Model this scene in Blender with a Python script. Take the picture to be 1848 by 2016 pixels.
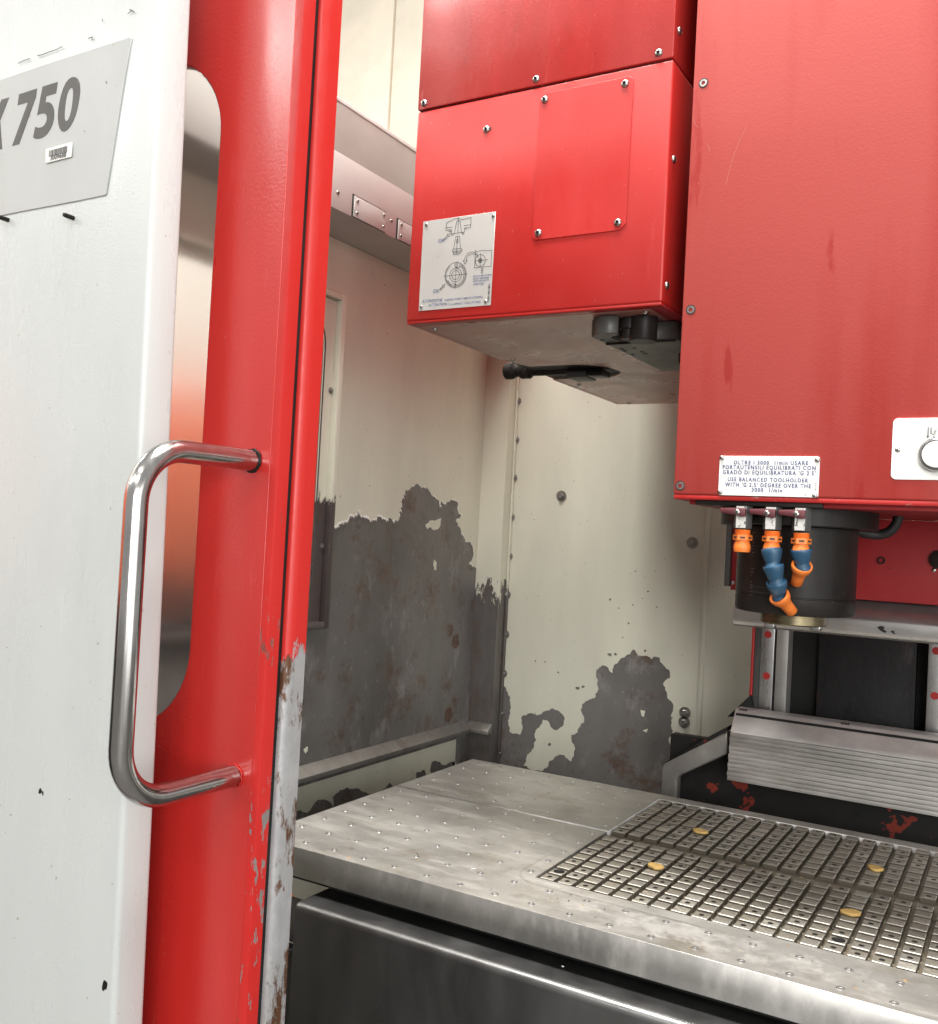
import bpy, bmesh, math, random
from mathutils import Vector, Matrix, noise

random.seed(7)
scene = bpy.context.scene
for o in list(bpy.data.objects):
    bpy.data.objects.remove(o, do_unlink=True)
COL = scene.collection

# ------------------------------------------------------------------ camera
CAM = Vector((0, 0, 1.5))
YAW, PITCH, ROLL = (math.radians(a) for a in (30.341, 1.249, 3.056))
FPX, PW, PH = 1902.25, 1848.0, 2016.0          # focal length in pixels of a 1848 x 2016 picture
_f = Vector((-math.sin(YAW), math.cos(YAW), 0)); _r = Vector((math.cos(YAW), math.sin(YAW), 0)); _u = Vector((0, 0, 1))
FWD = _f * math.cos(PITCH) + _u * math.sin(PITCH); _u2 = -_f * math.sin(PITCH) + _u * math.cos(PITCH)
RIGHT = _r * math.cos(ROLL) + _u2 * math.sin(ROLL); UP = -_r * math.sin(ROLL) + _u2 * math.cos(ROLL)
cd = bpy.data.cameras.new('camera'); cam = bpy.data.objects.new('camera', cd); COL.objects.link(cam)
m3 = Matrix((RIGHT, UP, -FWD)).transposed()
cam.matrix_world = Matrix.Translation(CAM) @ m3.to_4x4()
cd.sensor_fit = 'HORIZONTAL'; cd.sensor_width = 36.0; cd.lens = 36.0 * FPX / PW
cd.clip_start = 0.02; cd.clip_end = 60
scene.camera = cam

def on(p, ax, v):
    """survey point p (picture) -> the place it has on the plane ax = v of the machine"""
    d = RIGHT * ((p[0] - PW / 2) / FPX) - UP * ((p[1] - PH / 2) / FPX) + FWD
    i = 'XYZ'.index(ax)
    return CAM + d * ((v - CAM[i]) / d[i])
def view(x0, y0, x1, w):
    s = (x1 - x0) / w
    return lambda x, y: ((x0 + x * s) / 2.0314, (y0 + y * s) / 2.0314)
V6 = view(1100, 1900, 2700, 1848); V5 = view(2600, 1600, 3754, 1790); VC = view(2550, 2500, 3754, 1848)
VT = view(2000, 2900, 3754, 1848); VP = view(1600, 800, 2100, 1848); VL = view(0, 250, 400, 1792)
VN = view(0, 0, 900, 1848); V2 = view(1200, 0, 2800, 1848); VB = view(3450, 1600, 3754, 1532)
V4 = view(1900, 1200, 2800, 1848); VG = view(2200, 1200, 2800, 1848); VE = view(1240, 300, 1700, 927)

# ------------------------------------------------------------------ world and lamps
w = bpy.data.worlds.new('World'); scene.world = w; w.use_nodes = True
bg = w.node_tree.nodes['Background']; bg.inputs[0].default_value = (1.0, 0.985, 0.955, 1); bg.inputs[1].default_value = 0.58
def area(name, loc, target, sx, sy, power, col=(1.0, 0.975, 0.93)):
    l = bpy.data.lights.new(name, 'AREA'); l.shape = 'RECTANGLE'; l.size = sx; l.size_y = sy; l.energy = power; l.color = col
    o = bpy.data.objects.new(name, l); COL.objects.link(o); o.location = loc
    d = Vector(target) - Vector(loc)
    o.rotation_euler = d.to_track_quat('-Z', 'Y').to_euler()
    return o
area('ceiling_lamp', (-6.3, -6.0, 6.5), (-6.3, -5.98, 0), 6.5, 1.3, 520)
area('ceiling_lamp', (-0.3, -1.9, 4.6), (-0.3, -1.88, 0), 2.6, 0.3, 25)
area('ceiling_lamp', (1.0, -6.0, 6.5), (0.8, -2.0, 0.6), 5.0, 0.9, 170)
area('ceiling_lamp', (0.2, 0.85, 4.3), (-0.4, 1.7, 1.0), 1.6, 0.4, 120)
area('ceiling_lamp', (-1.0, 0.85, 4.3), (-0.9, 1.7, 1.0), 1.6, 0.4, 165)
area('ceiling_lamp', (-2.6, 3.0, 4.8), (-2.2, 3.9, 2.2), 2.6, 0.6, 15)
area('ceiling_lamp', (-4.2, 1.2, 4.4), (-2.6, 1.2, 1.2), 2.0, 0.6, 120)
area('interior_fill', (3.6, -0.7, 1.7), (-1.1, 1.7, 1.3), 3.0, 2.2, 50, (1.0, 0.99, 0.965))  # unseen soft light from the right, added to brighten the interior
area('interior_fill', (2.3, -3.0, 2.0), (-1.3, 1.9, 1.5), 2.2, 1.8, 135, (1.0, 0.99, 0.965))  # second added fill, angled past the door onto the side wall
scene.view_settings.view_transform = 'Standard'; scene.view_settings.look = 'None'
scene.view_settings.exposure = 0.0; scene.view_settings.gamma = 1.0
scene.render.engine = 'CYCLES'
scene.cycles.max_bounces = 10; scene.cycles.transmission_bounces = 8; scene.cycles.glossy_bounces = 5; scene.cycles.diffuse_bounces = 5
scene.cycles.caustics_reflective = False

# ------------------------------------------------------------------ materials
class N:
    def __init__(s, name):
        s.m = bpy.data.materials.new(name); s.m.use_nodes = True; s.t = s.m.node_tree
        s.b = s.t.nodes['Principled BSDF']; s.tc = s.t.nodes.new('ShaderNodeTexCoord').outputs['Object']
    def add(s, kind, **kw):
        n = s.t.nodes.new(kind)
        for k, v in kw.items():
            if k in n.inputs: n.inputs[k].default_value = v
            else: setattr(n, k, v)
        return n
    def ln(s, a, b): s.t.links.new(a, b)
    def noise(s, scale, detail=5, rough=.6, stretch=None, seed=0):
        mp = s.add('ShaderNodeMapping'); s.ln(s.tc, mp.inputs['Vector'])
        if stretch: mp.inputs['Scale'].default_value = stretch
        mp.inputs['Location'].default_value = (seed * 1.7, seed * .9, seed * 2.3)
        n = s.add('ShaderNodeTexNoise', Scale=scale, Detail=detail, Roughness=rough); s.ln(mp.outputs[0], n.inputs['Vector'])
        return n.outputs['Fac']
    def ramp(s, fac, a, b, ca=0.0, cb=1.0):
        n = s.add('ShaderNodeMapRange'); n.clamp = True
        s.ln(fac, n.inputs['Value'])
        for i, v in zip(('From Min', 'From Max', 'To Min', 'To Max'), (a, b, ca, cb)): n.inputs[i].default_value = v
        return n.outputs['Result']
    def mix(s, fac, a, b):
        n = s.add('ShaderNodeMix', data_type='RGBA')
        for sock, v in ((n.inputs[0], fac), (n.inputs[6], a), (n.inputs[7], b)):
            if isinstance(v, (float, int)): sock.default_value = v
            elif isinstance(v, tuple): sock.default_value = (*v[:3], 1)
            else: s.ln(v, sock)
        return n.outputs[2]
    def math(s, op, a, b=0.0):
        n = s.add('ShaderNodeMath', operation=op)
        for i, v in enumerate((a, b)):
            if isinstance(v, (float, int)): n.inputs[i].default_value = v
            else: s.ln(v, n.inputs[i])
        return n.outputs[0]
    def bump(s, h, strength, dist=.001, prev=None):
        n = s.add('ShaderNodeBump', Strength=strength, Distance=dist); s.ln(h, n.inputs['Height'])
        if prev is not None: s.ln(prev, n.inputs['Normal'])
        s.ln(n.outputs[0], s.b.inputs['Normal']); return n.outputs[0]
    def set(s, **kw):
        for k, v in kw.items():
            k = k.replace('_', ' ')
            i = s.b.inputs[k]
            if isinstance(v, tuple): i.default_value = (*v[:3], 1)
            elif isinstance(v, (float, int)): i.default_value = v
            else: s.ln(v, i)
        return s
    def z(s):
        n = s.add('ShaderNodeSeparateXYZ'); s.ln(s.tc, n.inputs[0]); return n.outputs

M = {}
def paint(name, col, rough=.35, peel=.0, peel_scale=420, var=.06, dirt=(.25, .2, .15), dirt_amt=.15, streak=False, metal=0.0, coat=0.0, scuff=0.0, spec=.5):
    n = N(name)
    v = n.noise(6, 5, .6, (1, 1, .25) if streak else None, len(name))
    dark = tuple(c * (1 - var * 3) for c in col); lite = tuple(min(1, c * (1 + var) + var * .06) for c in col)
    c = n.mix(n.ramp(v, .3, .7), dark, lite)
    sp = n.noise(140, 2, .5, None, 3 + len(name))
    sm = n.math('MULTIPLY', n.ramp(sp, .73, .77), dirt_amt * 3)
    c = n.mix(sm, c, dirt)
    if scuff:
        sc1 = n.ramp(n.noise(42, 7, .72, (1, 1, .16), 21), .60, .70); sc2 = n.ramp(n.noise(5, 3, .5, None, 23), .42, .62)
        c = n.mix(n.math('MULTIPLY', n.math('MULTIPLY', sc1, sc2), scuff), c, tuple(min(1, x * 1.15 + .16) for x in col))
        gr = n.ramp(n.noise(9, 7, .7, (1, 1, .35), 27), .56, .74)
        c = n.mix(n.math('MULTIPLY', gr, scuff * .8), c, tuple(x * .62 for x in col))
    n.set(Base_Color=c, Metallic=metal, Coat_Weight=coat, Coat_Roughness=.17, Specular_IOR_Level=spec)
    rv = n.noise(14, 6, .65, (1, 1, .3), 5)
    n.set(Roughness=n.ramp(rv, .25, .75, max(.05, rough - .09), rough + .12))
    if peel: n.bump(n.noise(peel_scale, 2, .5), peel, .0006)
    M[name] = n.m
    return n
paint('white_paint', (.515, .54, .532), .28, .22, 460, .02, (.3, .24, .17), .25, True, scuff=.20)
paint('plate_grey', (.465, .485, .477), .45, .05, 600, .02, scuff=.10)
paint('letter_grey', (.07, .069, .068), .5, 0, var=.04)
paint('red_paint', (.50, .019, .015), .30, .40, 300, .05, (.5, .18, .15), .12, True, scuff=.20, coat=.5)
paint('red_upper', (.46, .026, .022), .22, .40, 420, .10, (.3, .02, .02), .5, True, coat=1.0, scuff=.6)  # pale streaks: dust film plus lamp glare painted into the colour
paint('red_box', (.44, .017, .014), .38, .30, 520, .04, (.55, .2, .17), .10, scuff=.16)
paint('red_dark', (.34, .016, .020), .45, .2, 400, .10, (.02, .01, .01), .4)
paint('under_red', (.52, .255, .215), .30, .1, 300, .10, (.03, .02, .02), .6)  # underside red paled, table reflection put into the colour
paint('cream', (.66, .655, .545), .50, .06, 240, .04, (.22, .18, .12), .3, True, scuff=.16)
paint('beam_grey', (.50, .52, .495), .45, .1, 500, .03)
paint('beam_dark', (.25, .235, .215), .55, .0, 500, .05)  # beam grey darkened, shadow on the upper panel put into the colour
paint('wall_cream', (.78, .71, .59), .8, .05, 90, .03)
paint('black_oxide', (.015, .012, .0105), .38, .15, 260, .2, (.05, .045, .04), .3, spec=.16)
paint('black_rough', (.007, .007, .007), .6, .4, 60, .2, (.04, .035, .03), .3, spec=.2)
paint('arm_grey', (.085, .085, .078), .4, .1, 300, .1)
paint('valve_grey', (.075, .075, .072), .45, .1, 300, .15)
paint('lever', (.13, .028, .036), .35, .1, 300, .1, (.03, .01, .01), .4)
paint('orange', (.84, .21, .030), .42, .08, 700, .10, (.16, .05, .015), 1.0, scuff=.35)
paint('blue', (.022, .085, .16), .40, .08, 700, .10, (.01, .02, .03), .8, scuff=.3)
paint('blue_ink', (.05, .08, .20), .5)
paint('black_ink', (.045, .045, .05), .5)
paint('label_white', (.88, .88, .84), .4)
paint('alu_plate', (.56, .545, .52), .42, .05, 500, .03, metal=.35)
paint('sign_white', (.74, .74, .72), .45, .05, 500, .03, (.35, .25, .2), .4)
paint('floor_concrete', (.10, .095, .09), .6, .3, 30, .12)
paint('hole_dark', (.03, .028, .025), .6)
paint('cable', (.014, .014, .014), .5, .6, 900, .1)
paint('brass', (.62, .40, .13), .5, .5, 500, .12, (.25, .16, .06), .5)
paint('neighbour_red', (.80, .15, .06), .5)
paint('scratch_pink', (.52, .17, .15), .5)
paint('cap_red', (.45, .02, .02), .4)
paint('grease', (.012, .012, .011), .3)

def metal(name, col, rough, aniso=None, spots=0.0, metallic=1.0, wear=(.8, .78, .74), stain=(.30, .26, .19), scr=.25):
    n = N(name)
    big = n.noise(5.5, 8, .68, None, 2); mid = n.noise(38, 8, .7, aniso, 4); fine = n.noise(260, 4, .6, aniso, 6)
    c = n.mix(n.ramp(big, .35, .68), tuple(x * .66 for x in col), col)
    c = n.mix(n.math('MULTIPLY', n.ramp(mid, .50, .74), scr), c, wear)
    c = n.mix(n.math('MULTIPLY', n.ramp(n.noise(11, 7, .7, None, 9), .54, .72), spots), c, stain)
    n.set(Base_Color=c, Metallic=metallic, Roughness=n.ramp(mid, .3, .72, rough * .75, rough * 1.35))
    b = n.bump(fine, .12, .0004)
    M[name] = n.m
    return n
metal('table_steel', (.47, .452, .42), .40, (.22, 1, 1), .70, .58, (.72, .69, .64), (.22, .19, .14), .42)
def residue(mat):
    """dried whitish coolant left along the front of the pocket"""
    t = M[mat].node_tree; b = t.nodes['Principled BSDF']; n = N.__new__(N); n.m = M[mat]; n.t = t; n.b = b
    n.tc = t.nodes['Texture Coordinate'].outputs['Object']
    xyz = n.z()
    dx = n.math('DIVIDE', n.math('SUBTRACT', xyz[0], -.32), .30); dy = n.math('DIVIDE', n.math('SUBTRACT', xyz[1], 1.238), .050)
    d = n.math('ADD', n.math('MULTIPLY', dx, dx), n.math('MULTIPLY', dy, dy))
    f = n.math('ADD', n.noise(26, 7, .68, None, 31), n.math('MULTIPLY', n.ramp(d, 0, 1.6, .16, -.25), 1.0))
    m = n.math('MULTIPLY', n.ramp(f, .56, .70), .62)
    col = b.inputs['Base Color'].links[0].from_socket
    n.set(Base_Color=n.mix(m, col, (.66, .645, .615)))
    b.inputs['Metallic'].default_value = b.inputs['Metallic'].default_value
residue('table_steel')
metal('table_side', (.50, .49, .47), .46, (1, 1, .35), .35, .70, (.70, .68, .65), (.16, .15, .13), .5)
metal('block_steel', (.33, .312, .28), .46, None, .5, .6, (.62, .59, .53), (.22, .18, .11), .45)
metal('block_edge', (.45, .425, .38), .40, None, .6, .5, (.85, .82, .77), (.30, .25, .17), .5)
metal('block_side', (.15, .13, .10), .5, None, .5, .35, (.34, .31, .26), (.10, .08, .05), .4)
metal('pocket_tan', (.24, .21, .16), .5, None, .6, .3, (.55, .5, .42), (.20, .15, .09), .4)
metal('stainless', (.56, .55, .54), .20, (1, 1, .08), .0, 1.0, (.7, .7, .7), scr=.25)
metal('handle_steel', (.60, .585, .57), .17, (3, 3, .12), .12, 1.0, (.78, .77, .76), (.40, .36, .32), .3)
metal('way_steel', (.56, .545, .52), .34, (.12, 1, 1.0), .25, 1.0, (.75, .73, .7), (.30, .27, .22), .4)
metal('slat_steel', (.62, .605, .59), .42, (.15, 1, 1.0), .3, .55, (.75, .73, .7), (.36, .32, .28), .35)
metal('shield_steel', (.58, .565, .55), .36, (.15, 1, 1), .35, .85, (.75, .73, .7), (.30, .27, .23), .4)
paint('apron_steel', (.19, .19, .188), .34, .06, 500, .03, (.3, .3, .3), .10, metal=.95, scuff=.08)
metal('bolt_grey', (.34, .33, .31), .38, None, .3, .8)
metal('screw_steel', (.50, .49, .47), .28, None, .2, 1.0)
metal('rail_steel', (.55, .55, .55), .30, (1, 1, .1), .15, .9)
metal('nose_brass', (.24, .20, .12), .32, (1, 1, 6), .4, .95, (.42, .36, .24), (.07, .055, .03), .5)
metal('strip_steel', (.48, .48, .48), .36, (2, 2, .2), .1, .8)

# primer-grey steel laid bare under peeled paint, with rust
def bare(name, rust_amt):
    n = N(name)
    big = n.noise(2.6, 6, .6, (1, 1, .5), 1); mid = n.noise(15, 8, .7, (1, 1, .6), 3); fine = n.noise(95, 5, .7, None, 5)
    c = n.mix(n.ramp(big, .35, .65), (.115, .108, .102), (.205, .197, .19))
    c = n.mix(n.math('MULTIPLY', n.ramp(mid, .54, .75), .6), c, (.42, .41, .40))
    c = n.mix(n.math('MULTIPLY', n.ramp(n.noise(120, 4, .6, None, 19), .68, .74), .6), c, (.45, .44, .42))
    c = n.mix(n.math('MULTIPLY', n.ramp(n.noise(34, 6, .7, (1, 1, .8), 13), .60, .72), .6), c, (.055, .05, .046))
    rm = n.math('MULTIPLY', n.ramp(n.math('ADD', n.math('MULTIPLY', n.noise(6.5, 7, .75, None, 8), .75), n.math('MULTIPLY', fine, .25)), .528, .61), rust_amt)
    vo = n.add('ShaderNodeTexVoronoi', Scale=7.5); n.ln(n.tc, vo.inputs['Vector'])
    dist = n.math('ADD', vo.outputs['Distance'], n.math('MULTIPLY', n.math('SUBTRACT', mid, .5), .35))
    spot = n.math('MULTIPLY', n.ramp(dist, .19, .14), n.ramp(n.noise(3.5, 2, .5, None, 17), .47, .53))
    rm = n.math('MAXIMUM', rm, n.math('MULTIPLY', spot, .8))
    c = n.mix(rm, c, n.mix(n.ramp(fine, .35, .65), (.045, .024, .015), (.17, .085, .045)))
    n.set(Base_Color=c, Metallic=.3, Roughness=n.ramp(mid, .3, .7, .32, .60))
    b = n.bump(mid, .3, .002); n.bump(dist, .35, .004, b)
    M[name] = n.m
bare('bare_steel', .68)

# red paint worn through to zinc and rust: paint holds above `lim` only
def worn(name, lim, soft, paint_col, under, rust=.8, amp=.10, fine_scale=70, chips=None):
    n = N(name)
    z = n.z()[2]
    a = n.noise(20, 8, .68, (1, 1, .45), 4); f = n.noise(fine_scale, 6, .7, (1, 1, .5), 7)
    h = n.math('ADD', z, n.math('MULTIPLY', n.math('SUBTRACT', n.math('ADD', n.math('MULTIPLY', a, .7), n.math('MULTIPLY', f, .3)), .5), amp * 4))
    mask = n.ramp(h, lim - soft, lim + soft)
    if chips:
        ch = n.ramp(n.math('ADD', n.math('MULTIPLY', n.noise(120, 7, .7, (1, 1, .30), 41), .6), n.math('MULTIPLY', n.noise(9, 3, .5, None, 43), .4)), .56, .572)
        mask = n.math('MULTIPLY', mask, n.math('SUBTRACT', 1.0, n.math('MULTIPLY', ch, n.ramp(z, chips, chips - .25))))
    ru = n.ramp(n.math('ADD', n.math('MULTIPLY', n.noise(16, 8, .75, (1, 1, .30), 11), .7), n.math('MULTIPLY', f, .3)), .50, .55)
    u = n.mix(n.ramp(f, .4, .7), under, tuple(x * 1.25 for x in under))
    u = n.mix(n.math('MULTIPLY', ru, rust), u, n.mix(f, (.045, .022, .012), (.15, .065, .03)))
    n.set(Base_Color=n.mix(mask, u, paint_col), Roughness=n.ramp(f, .3, .7, .28, .5), Metallic=n.math('MULTIPLY', n.math('SUBTRACT', 1.0, mask), .35))
    b = n.bump(mask, .5, .0008); n.bump(f, .35, .0008, b)
    M[name] = n.m
worn('strip_worn', 1.355, .004, (.50, .019, .015), (.36, .365, .37), 1.0, .06)
worn('edge_worn', .97, .004, (.48, .018, .015), (.24, .23, .22), .8, .16, chips=1.55)
worn('frame_worn', 1.56, .004, (.66, .655, .545), (.10, .082, .08), .3, .05)
worn('post_worn', 1.345, .004, (.66, .655, .545), (.135, .128, .122), .35, .11)
metal('rim_worn', (.34, .325, .305), .38, (1, 1, .4), .5, .55, (.42, .40, .37), (.12, .07, .045), .5)

# head cover: red with reflected haze painted into the colour, and vertical wipe marks
n = N('head_red')
a = n.noise(4.0, 4, .5, (1.6, 1, .28), 2); b = n.noise(24, 6, .65, (1.3, 1, .10), 5)
f = n.ramp(n.math('ADD', n.math('MULTIPLY', a, .8), n.math('MULTIPLY', b, .2)), .40, .58)
wp_ = n.ramp(n.noise(5.5, 5, .6, (2.2, 1, .45), 12), .60, .625)
hc = n.mix(n.math('MULTIPLY', wp_, .8), n.mix(f, (.335, .028, .023), (.385, .054, .045)), (.32, .021, .017))
n.set(Base_Color=hc, Roughness=n.ramp(f, 0, 1, .34, .50), Specular_IOR_Level=.38)
n.bump(n.noise(360, 2, .5), .25, .0006); M['head_red'] = n.m
# chipped lower lip of the head cover
n = N('lip_chipped')
f = n.ramp(n.noise(40, 7, .72, None, 3), .39, .42)
n.set(Base_Color=n.mix(f, (.30, .29, .275), (.42, .02, .018)), Roughness=.45); n.bump(f, .4, .0006); M['lip_chipped'] = n.m
# black bed casting with red paint left on it
n = N('bed_paint')
f = n.ramp(n.noise(13, 4, .6, None, 6), .64, .655)
g = n.noise(30, 6, .7)
n.set(Base_Color=n.mix(f, n.mix(g, (.007, .007, .007), (.02, .019, .018)), (.20, .030, .019)), Specular_IOR_Level=.25, Roughness=n.ramp(g, .3, .7, .45, .75)); n.bump(g, .3, .002); M['bed_paint'] = n.m
n = N('web_paint'); g = n.noise(30, 6, .7, (1, 1, .4)); f = n.ramp(n.noise(7, 6, .7, None, 6), .56, .68)
n.set(Base_Color=n.mix(n.math('MULTIPLY', f, .8), n.mix(g, (.007, .007, .008), (.022, .022, .023)), (.07, .010, .009)), Specular_IOR_Level=.25, Roughness=n.ramp(g, .3, .7, .35, .7)); n.bump(g, .5, .003); M['web_paint'] = n.m
# white-topped valve faces with scuffs
n = N('valve_white')
f = n.ramp(n.noise(190, 6, .75, (1, 1, .5), 3), .56, .60)
n.set(Base_Color=n.mix(f, (.80, .79, .76), (.05, .045, .04)), Roughness=.45, Metallic=.2); M['valve_white'] = n.m
# glazing
def glass(name, tint, rough):
    n = N(name); n.set(Base_Color=tint, Roughness=rough, Transmission_Weight=1.0, IOR=1.45); M[name] = n.m
glass('door_glass', (.84, .83, .81), .10)
glass('side_glass', (.96, .94, .92), .28)

# ------------------------------------------------------------------ builders
WM = {}
def reg(o, parent=None, mat=None, W=None):
    COL.objects.link(o)
    W = W or Matrix.Identity(4)
    o.matrix_basis = W
    if parent is not None:
        o.parent = parent; o.matrix_parent_inverse = WM[parent.name].inverted()
    WM[o.name] = W
    if mat and o.type == 'MESH' and not o.data.materials: o.data.materials.append(M[mat])
    return o
def thing(name, label, cat, loc=(0, 0, 0), group=None, W=None):
    o = bpy.data.objects.new(name, None); o.empty_display_size = .05
    reg(o, W=W or Matrix.Translation(loc)); o['label'] = label; o['category'] = cat
    if group: o['group'] = group
    return o
def tag(o, label, cat, group=None):
    o['label'] = label; o['category'] = cat
    if group: o['group'] = group
    return o
def bm_mesh(name, bm, smooth=None):
    bmesh.ops.recalc_face_normals(bm, faces=bm.faces[:])
    me = bpy.data.meshes.new(name); bm.to_mesh(me); bm.free()
    if smooth is not None:
        for p in me.polygons: p.use_smooth = True
        try: me.set_sharp_from_angle(angle=math.radians(smooth))
        except Exception: pass
    return me
def bevel_all(bm, w, seg=2, ang=.5):
    ed = [e for e in bm.edges if len(e.link_faces) == 2 and e.calc_face_angle(0) > ang]
    if w and ed: bmesh.ops.bevel(bm, geom=ed, offset=w, segments=seg, profile=.5, affect='EDGES')
def box_bm(x0, x1, y0, y1, z0, z1, bevel=0, seg=2, fn=None):
    bm = bmesh.new()
    vs = [bm.verts.new((x, y, z)) for x in (x0, x1) for y in (y0, y1) for z in (z0, z1)]
    for f in ((0, 1, 3, 2), (4, 6, 7, 5), (0, 4, 5, 1), (2, 3, 7, 6), (0, 2, 6, 4), (1, 5, 7, 3)): bm.faces.new([vs[i] for i in f])
    bmesh.ops.recalc_face_normals(bm, faces=bm.faces[:])
    bevel_all(bm, bevel, seg)
    if fn:
        for v in bm.verts: v.co = fn(v.co)
    return bm
def box(name, b, mat, parent=None, bevel=.0015, seg=2, fn=None):
    return reg(bpy.data.objects.new(name, bm_mesh(name, box_bm(*b, bevel, seg, fn), 40 if bevel else None)), parent, mat)
def prism(name, poly, ax, a, b, mat, parent=None, bevel=0, seg=2, smooth=None):
    """poly: points in the plane across axis ax ((y,z), (x,z) or (x,y)), extruded from a to b"""
    def P(u, v, t): return {'X': (t, u, v), 'Y': (u, t, v), 'Z': (u, v, t)}[ax]
    bm = bmesh.new()
    A = [bm.verts.new(P(u, v, a)) for u, v in poly]; B = [bm.verts.new(P(u, v, b)) for u, v in poly]
    k = len(poly)
    bm.faces.new(A); bm.faces.new(B[::-1])
    for i in range(k): bm.faces.new((A[i], B[i], B[(i + 1) % k], A[(i + 1) % k]))
    bmesh.ops.recalc_face_normals(bm, faces=bm.faces[:])
    bevel_all(bm, bevel, seg)
    return reg(bpy.data.objects.new(name, bm_mesh(name, bm, smooth if smooth else (40 if bevel else None))), parent, mat)
def lathe_bm(profile, seg=24, W=None, bm=None, closed=False):
    """profile: (r, h) turned about local Z"""
    bm = bm or bmesh.new(); rings = []
    for r, h in profile:
        if r < 1e-6: rings.append([bm.verts.new((0, 0, h))])
        else: rings.append([bm.verts.new((r * math.cos(2 * math.pi * i / seg), r * math.sin(2 * math.pi * i / seg), h)) for i in range(seg)])
    for A, B in zip(rings, rings[1:]):
        for i in range(seg):
            j = (i + 1) % seg
            if len(A) == 1 and len(B) == 1: continue
            if len(A) == 1: bm.faces.new((A[0], B[i], B[j]))
            elif len(B) == 1: bm.faces.new((A[i], A[j], B[0]))
            else: bm.faces.new((A[i], A[j], B[j], B[i]))
    if W is not None:
        for r in rings:
            for v in r: v.co = W @ v.co
    return bm
def lathe(name, profile, W, mat, parent=None, seg=28, smooth=35):
    me = bm_mesh(name, lathe_bm(profile, seg), smooth)
    return reg(bpy.data.objects.new(name, me), parent, mat, W)
def axis(o, d):
    """matrix with local Z along d at o"""
    return Matrix.Translation(o) @ Vector(d).normalized().to_track_quat('Z', 'Y').to_matrix().to_4x4()
def curve_mesh(cu):
    o = bpy.data.objects.new('temp_curve', cu); COL.objects.link(o)
    dg = bpy.context.evaluated_depsgraph_get(); dg.update()
    me = bpy.data.meshes.new_from_object(o.evaluated_get(dg))
    bpy.data.objects.remove(o, do_unlink=True); bpy.data.curves.remove(cu)
    return me
def plane_map(ax, v, out):
    """(u, v, w) of a flat drawing -> machine place; w > 0 towards the side `out` (+1/-1)"""
    if ax == 'X': return lambda c: Vector((v + out * c[2], c[0], c[1]))
    if ax == 'Y': return lambda c: Vector((c[0], v + out * c[2], c[1]))
    return lambda c: Vector((c[0], c[1], v + out * c[2]))
def sheet(name, outlines, ax, v, out, thick, mat, parent=None, bevel=0.0, smooth=None):
    """flat plate lying on the plane ax=v, outlines: first outer, then holes or islands (even-odd)"""
    cu = bpy.data.curves.new(name, 'CURVE'); cu.dimensions = '2D'; cu.fill_mode = 'BOTH'
    cu.extrude = thick / 2 - bevel
    if bevel: cu.bevel_depth = bevel; cu.bevel_resolution = 1; cu.offset = -bevel
    for ol in outlines:
        s = cu.splines.new('POLY'); s.points.add(len(ol) - 1); s.use_cyclic_u = True
        for p, q in zip(s.points, ol): p.co = (q[0], q[1], 0, 1)
    me = curve_mesh(cu); f = plane_map(ax, v, out)
    bm = bmesh.new(); bm.from_mesh(me); bpy.data.meshes.remove(me)
    bmesh.ops.remove_doubles(bm, verts=bm.verts[:], dist=1e-6)
    for q in bm.verts: q.co = f((q.co.x, q.co.y, q.co.z + thick / 2))
    return reg(bpy.data.objects.new(name, bm_mesh(name, bm, None)), parent, mat)
def tube_me(name, pts, r, res=6, cyc=False, bev=8):
    cu = bpy.data.curves.new(name, 'CURVE'); cu.dimensions = '3D'; cu.bevel_depth = r; cu.bevel_resolution = bev; cu.use_fill_caps = True
    s = cu.splines.new('POLY'); s.points.add(len(pts) - 1); s.use_cyclic_u = cyc
    for p, q in zip(s.points, pts): p.co = (*q, 1)
    me = curve_mesh(cu)
    for p in me.polygons: p.use_smooth = True
    try: me.set_sharp_from_angle(angle=math.radians(50))
    except Exception: pass
    return me
def tube(name, pts, r, mat, parent=None, bev=8):
    return reg(bpy.data.objects.new(name, tube_me(name, pts, r, bev=bev)), parent, mat)
def inst(name, me, W, parent=None, mat=None):
    return reg(bpy.data.objects.new(name, me), parent, mat, W)
def text(name, body, size, p, right, up, normal, mat, parent, align='LEFT', bold=0.0, spacing=1.0, sx=1.0):
    cu = bpy.data.curves.new(name, 'FONT'); cu.body = body; cu.size = size; cu.align_x = align; cu.align_y = 'CENTER'
    cu.fill_mode = 'BOTH'; cu.extrude = 0; cu.offset = bold; cu.space_character = spacing; cu.resolution_u = 3
    me = curve_mesh(cu); R, U, Nn, p = Vector(right), Vector(up), Vector(normal), Vector(p)
    for v in me.vertices: v.co = p + R * v.co.x * sx + U * v.co.y + Nn * .0004
    return reg(bpy.data.objects.new(name, me), parent, mat)
def strokes(name, lines, wdt, to3, nrm, mat, parent):
    """flat inked lines, joined into one drawing"""
    bm = bmesh.new(); nrm = Vector(nrm)
    for ln in lines:
        P = [Vector(to3(p)) for p in ln]
        for a, b in zip(P, P[1:]):
            d = (b - a)
            if d.length < 1e-6: continue
            s = d.normalized().cross(nrm) * wdt / 2; e = d.normalized() * wdt * .3
            bm.faces.new([bm.verts.new(q) for q in (a - e + s, b + e + s, b + e - s, a - e - s)])
    return reg(bpy.data.objects.new(name, bm_mesh(name, bm)), parent, mat)
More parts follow.
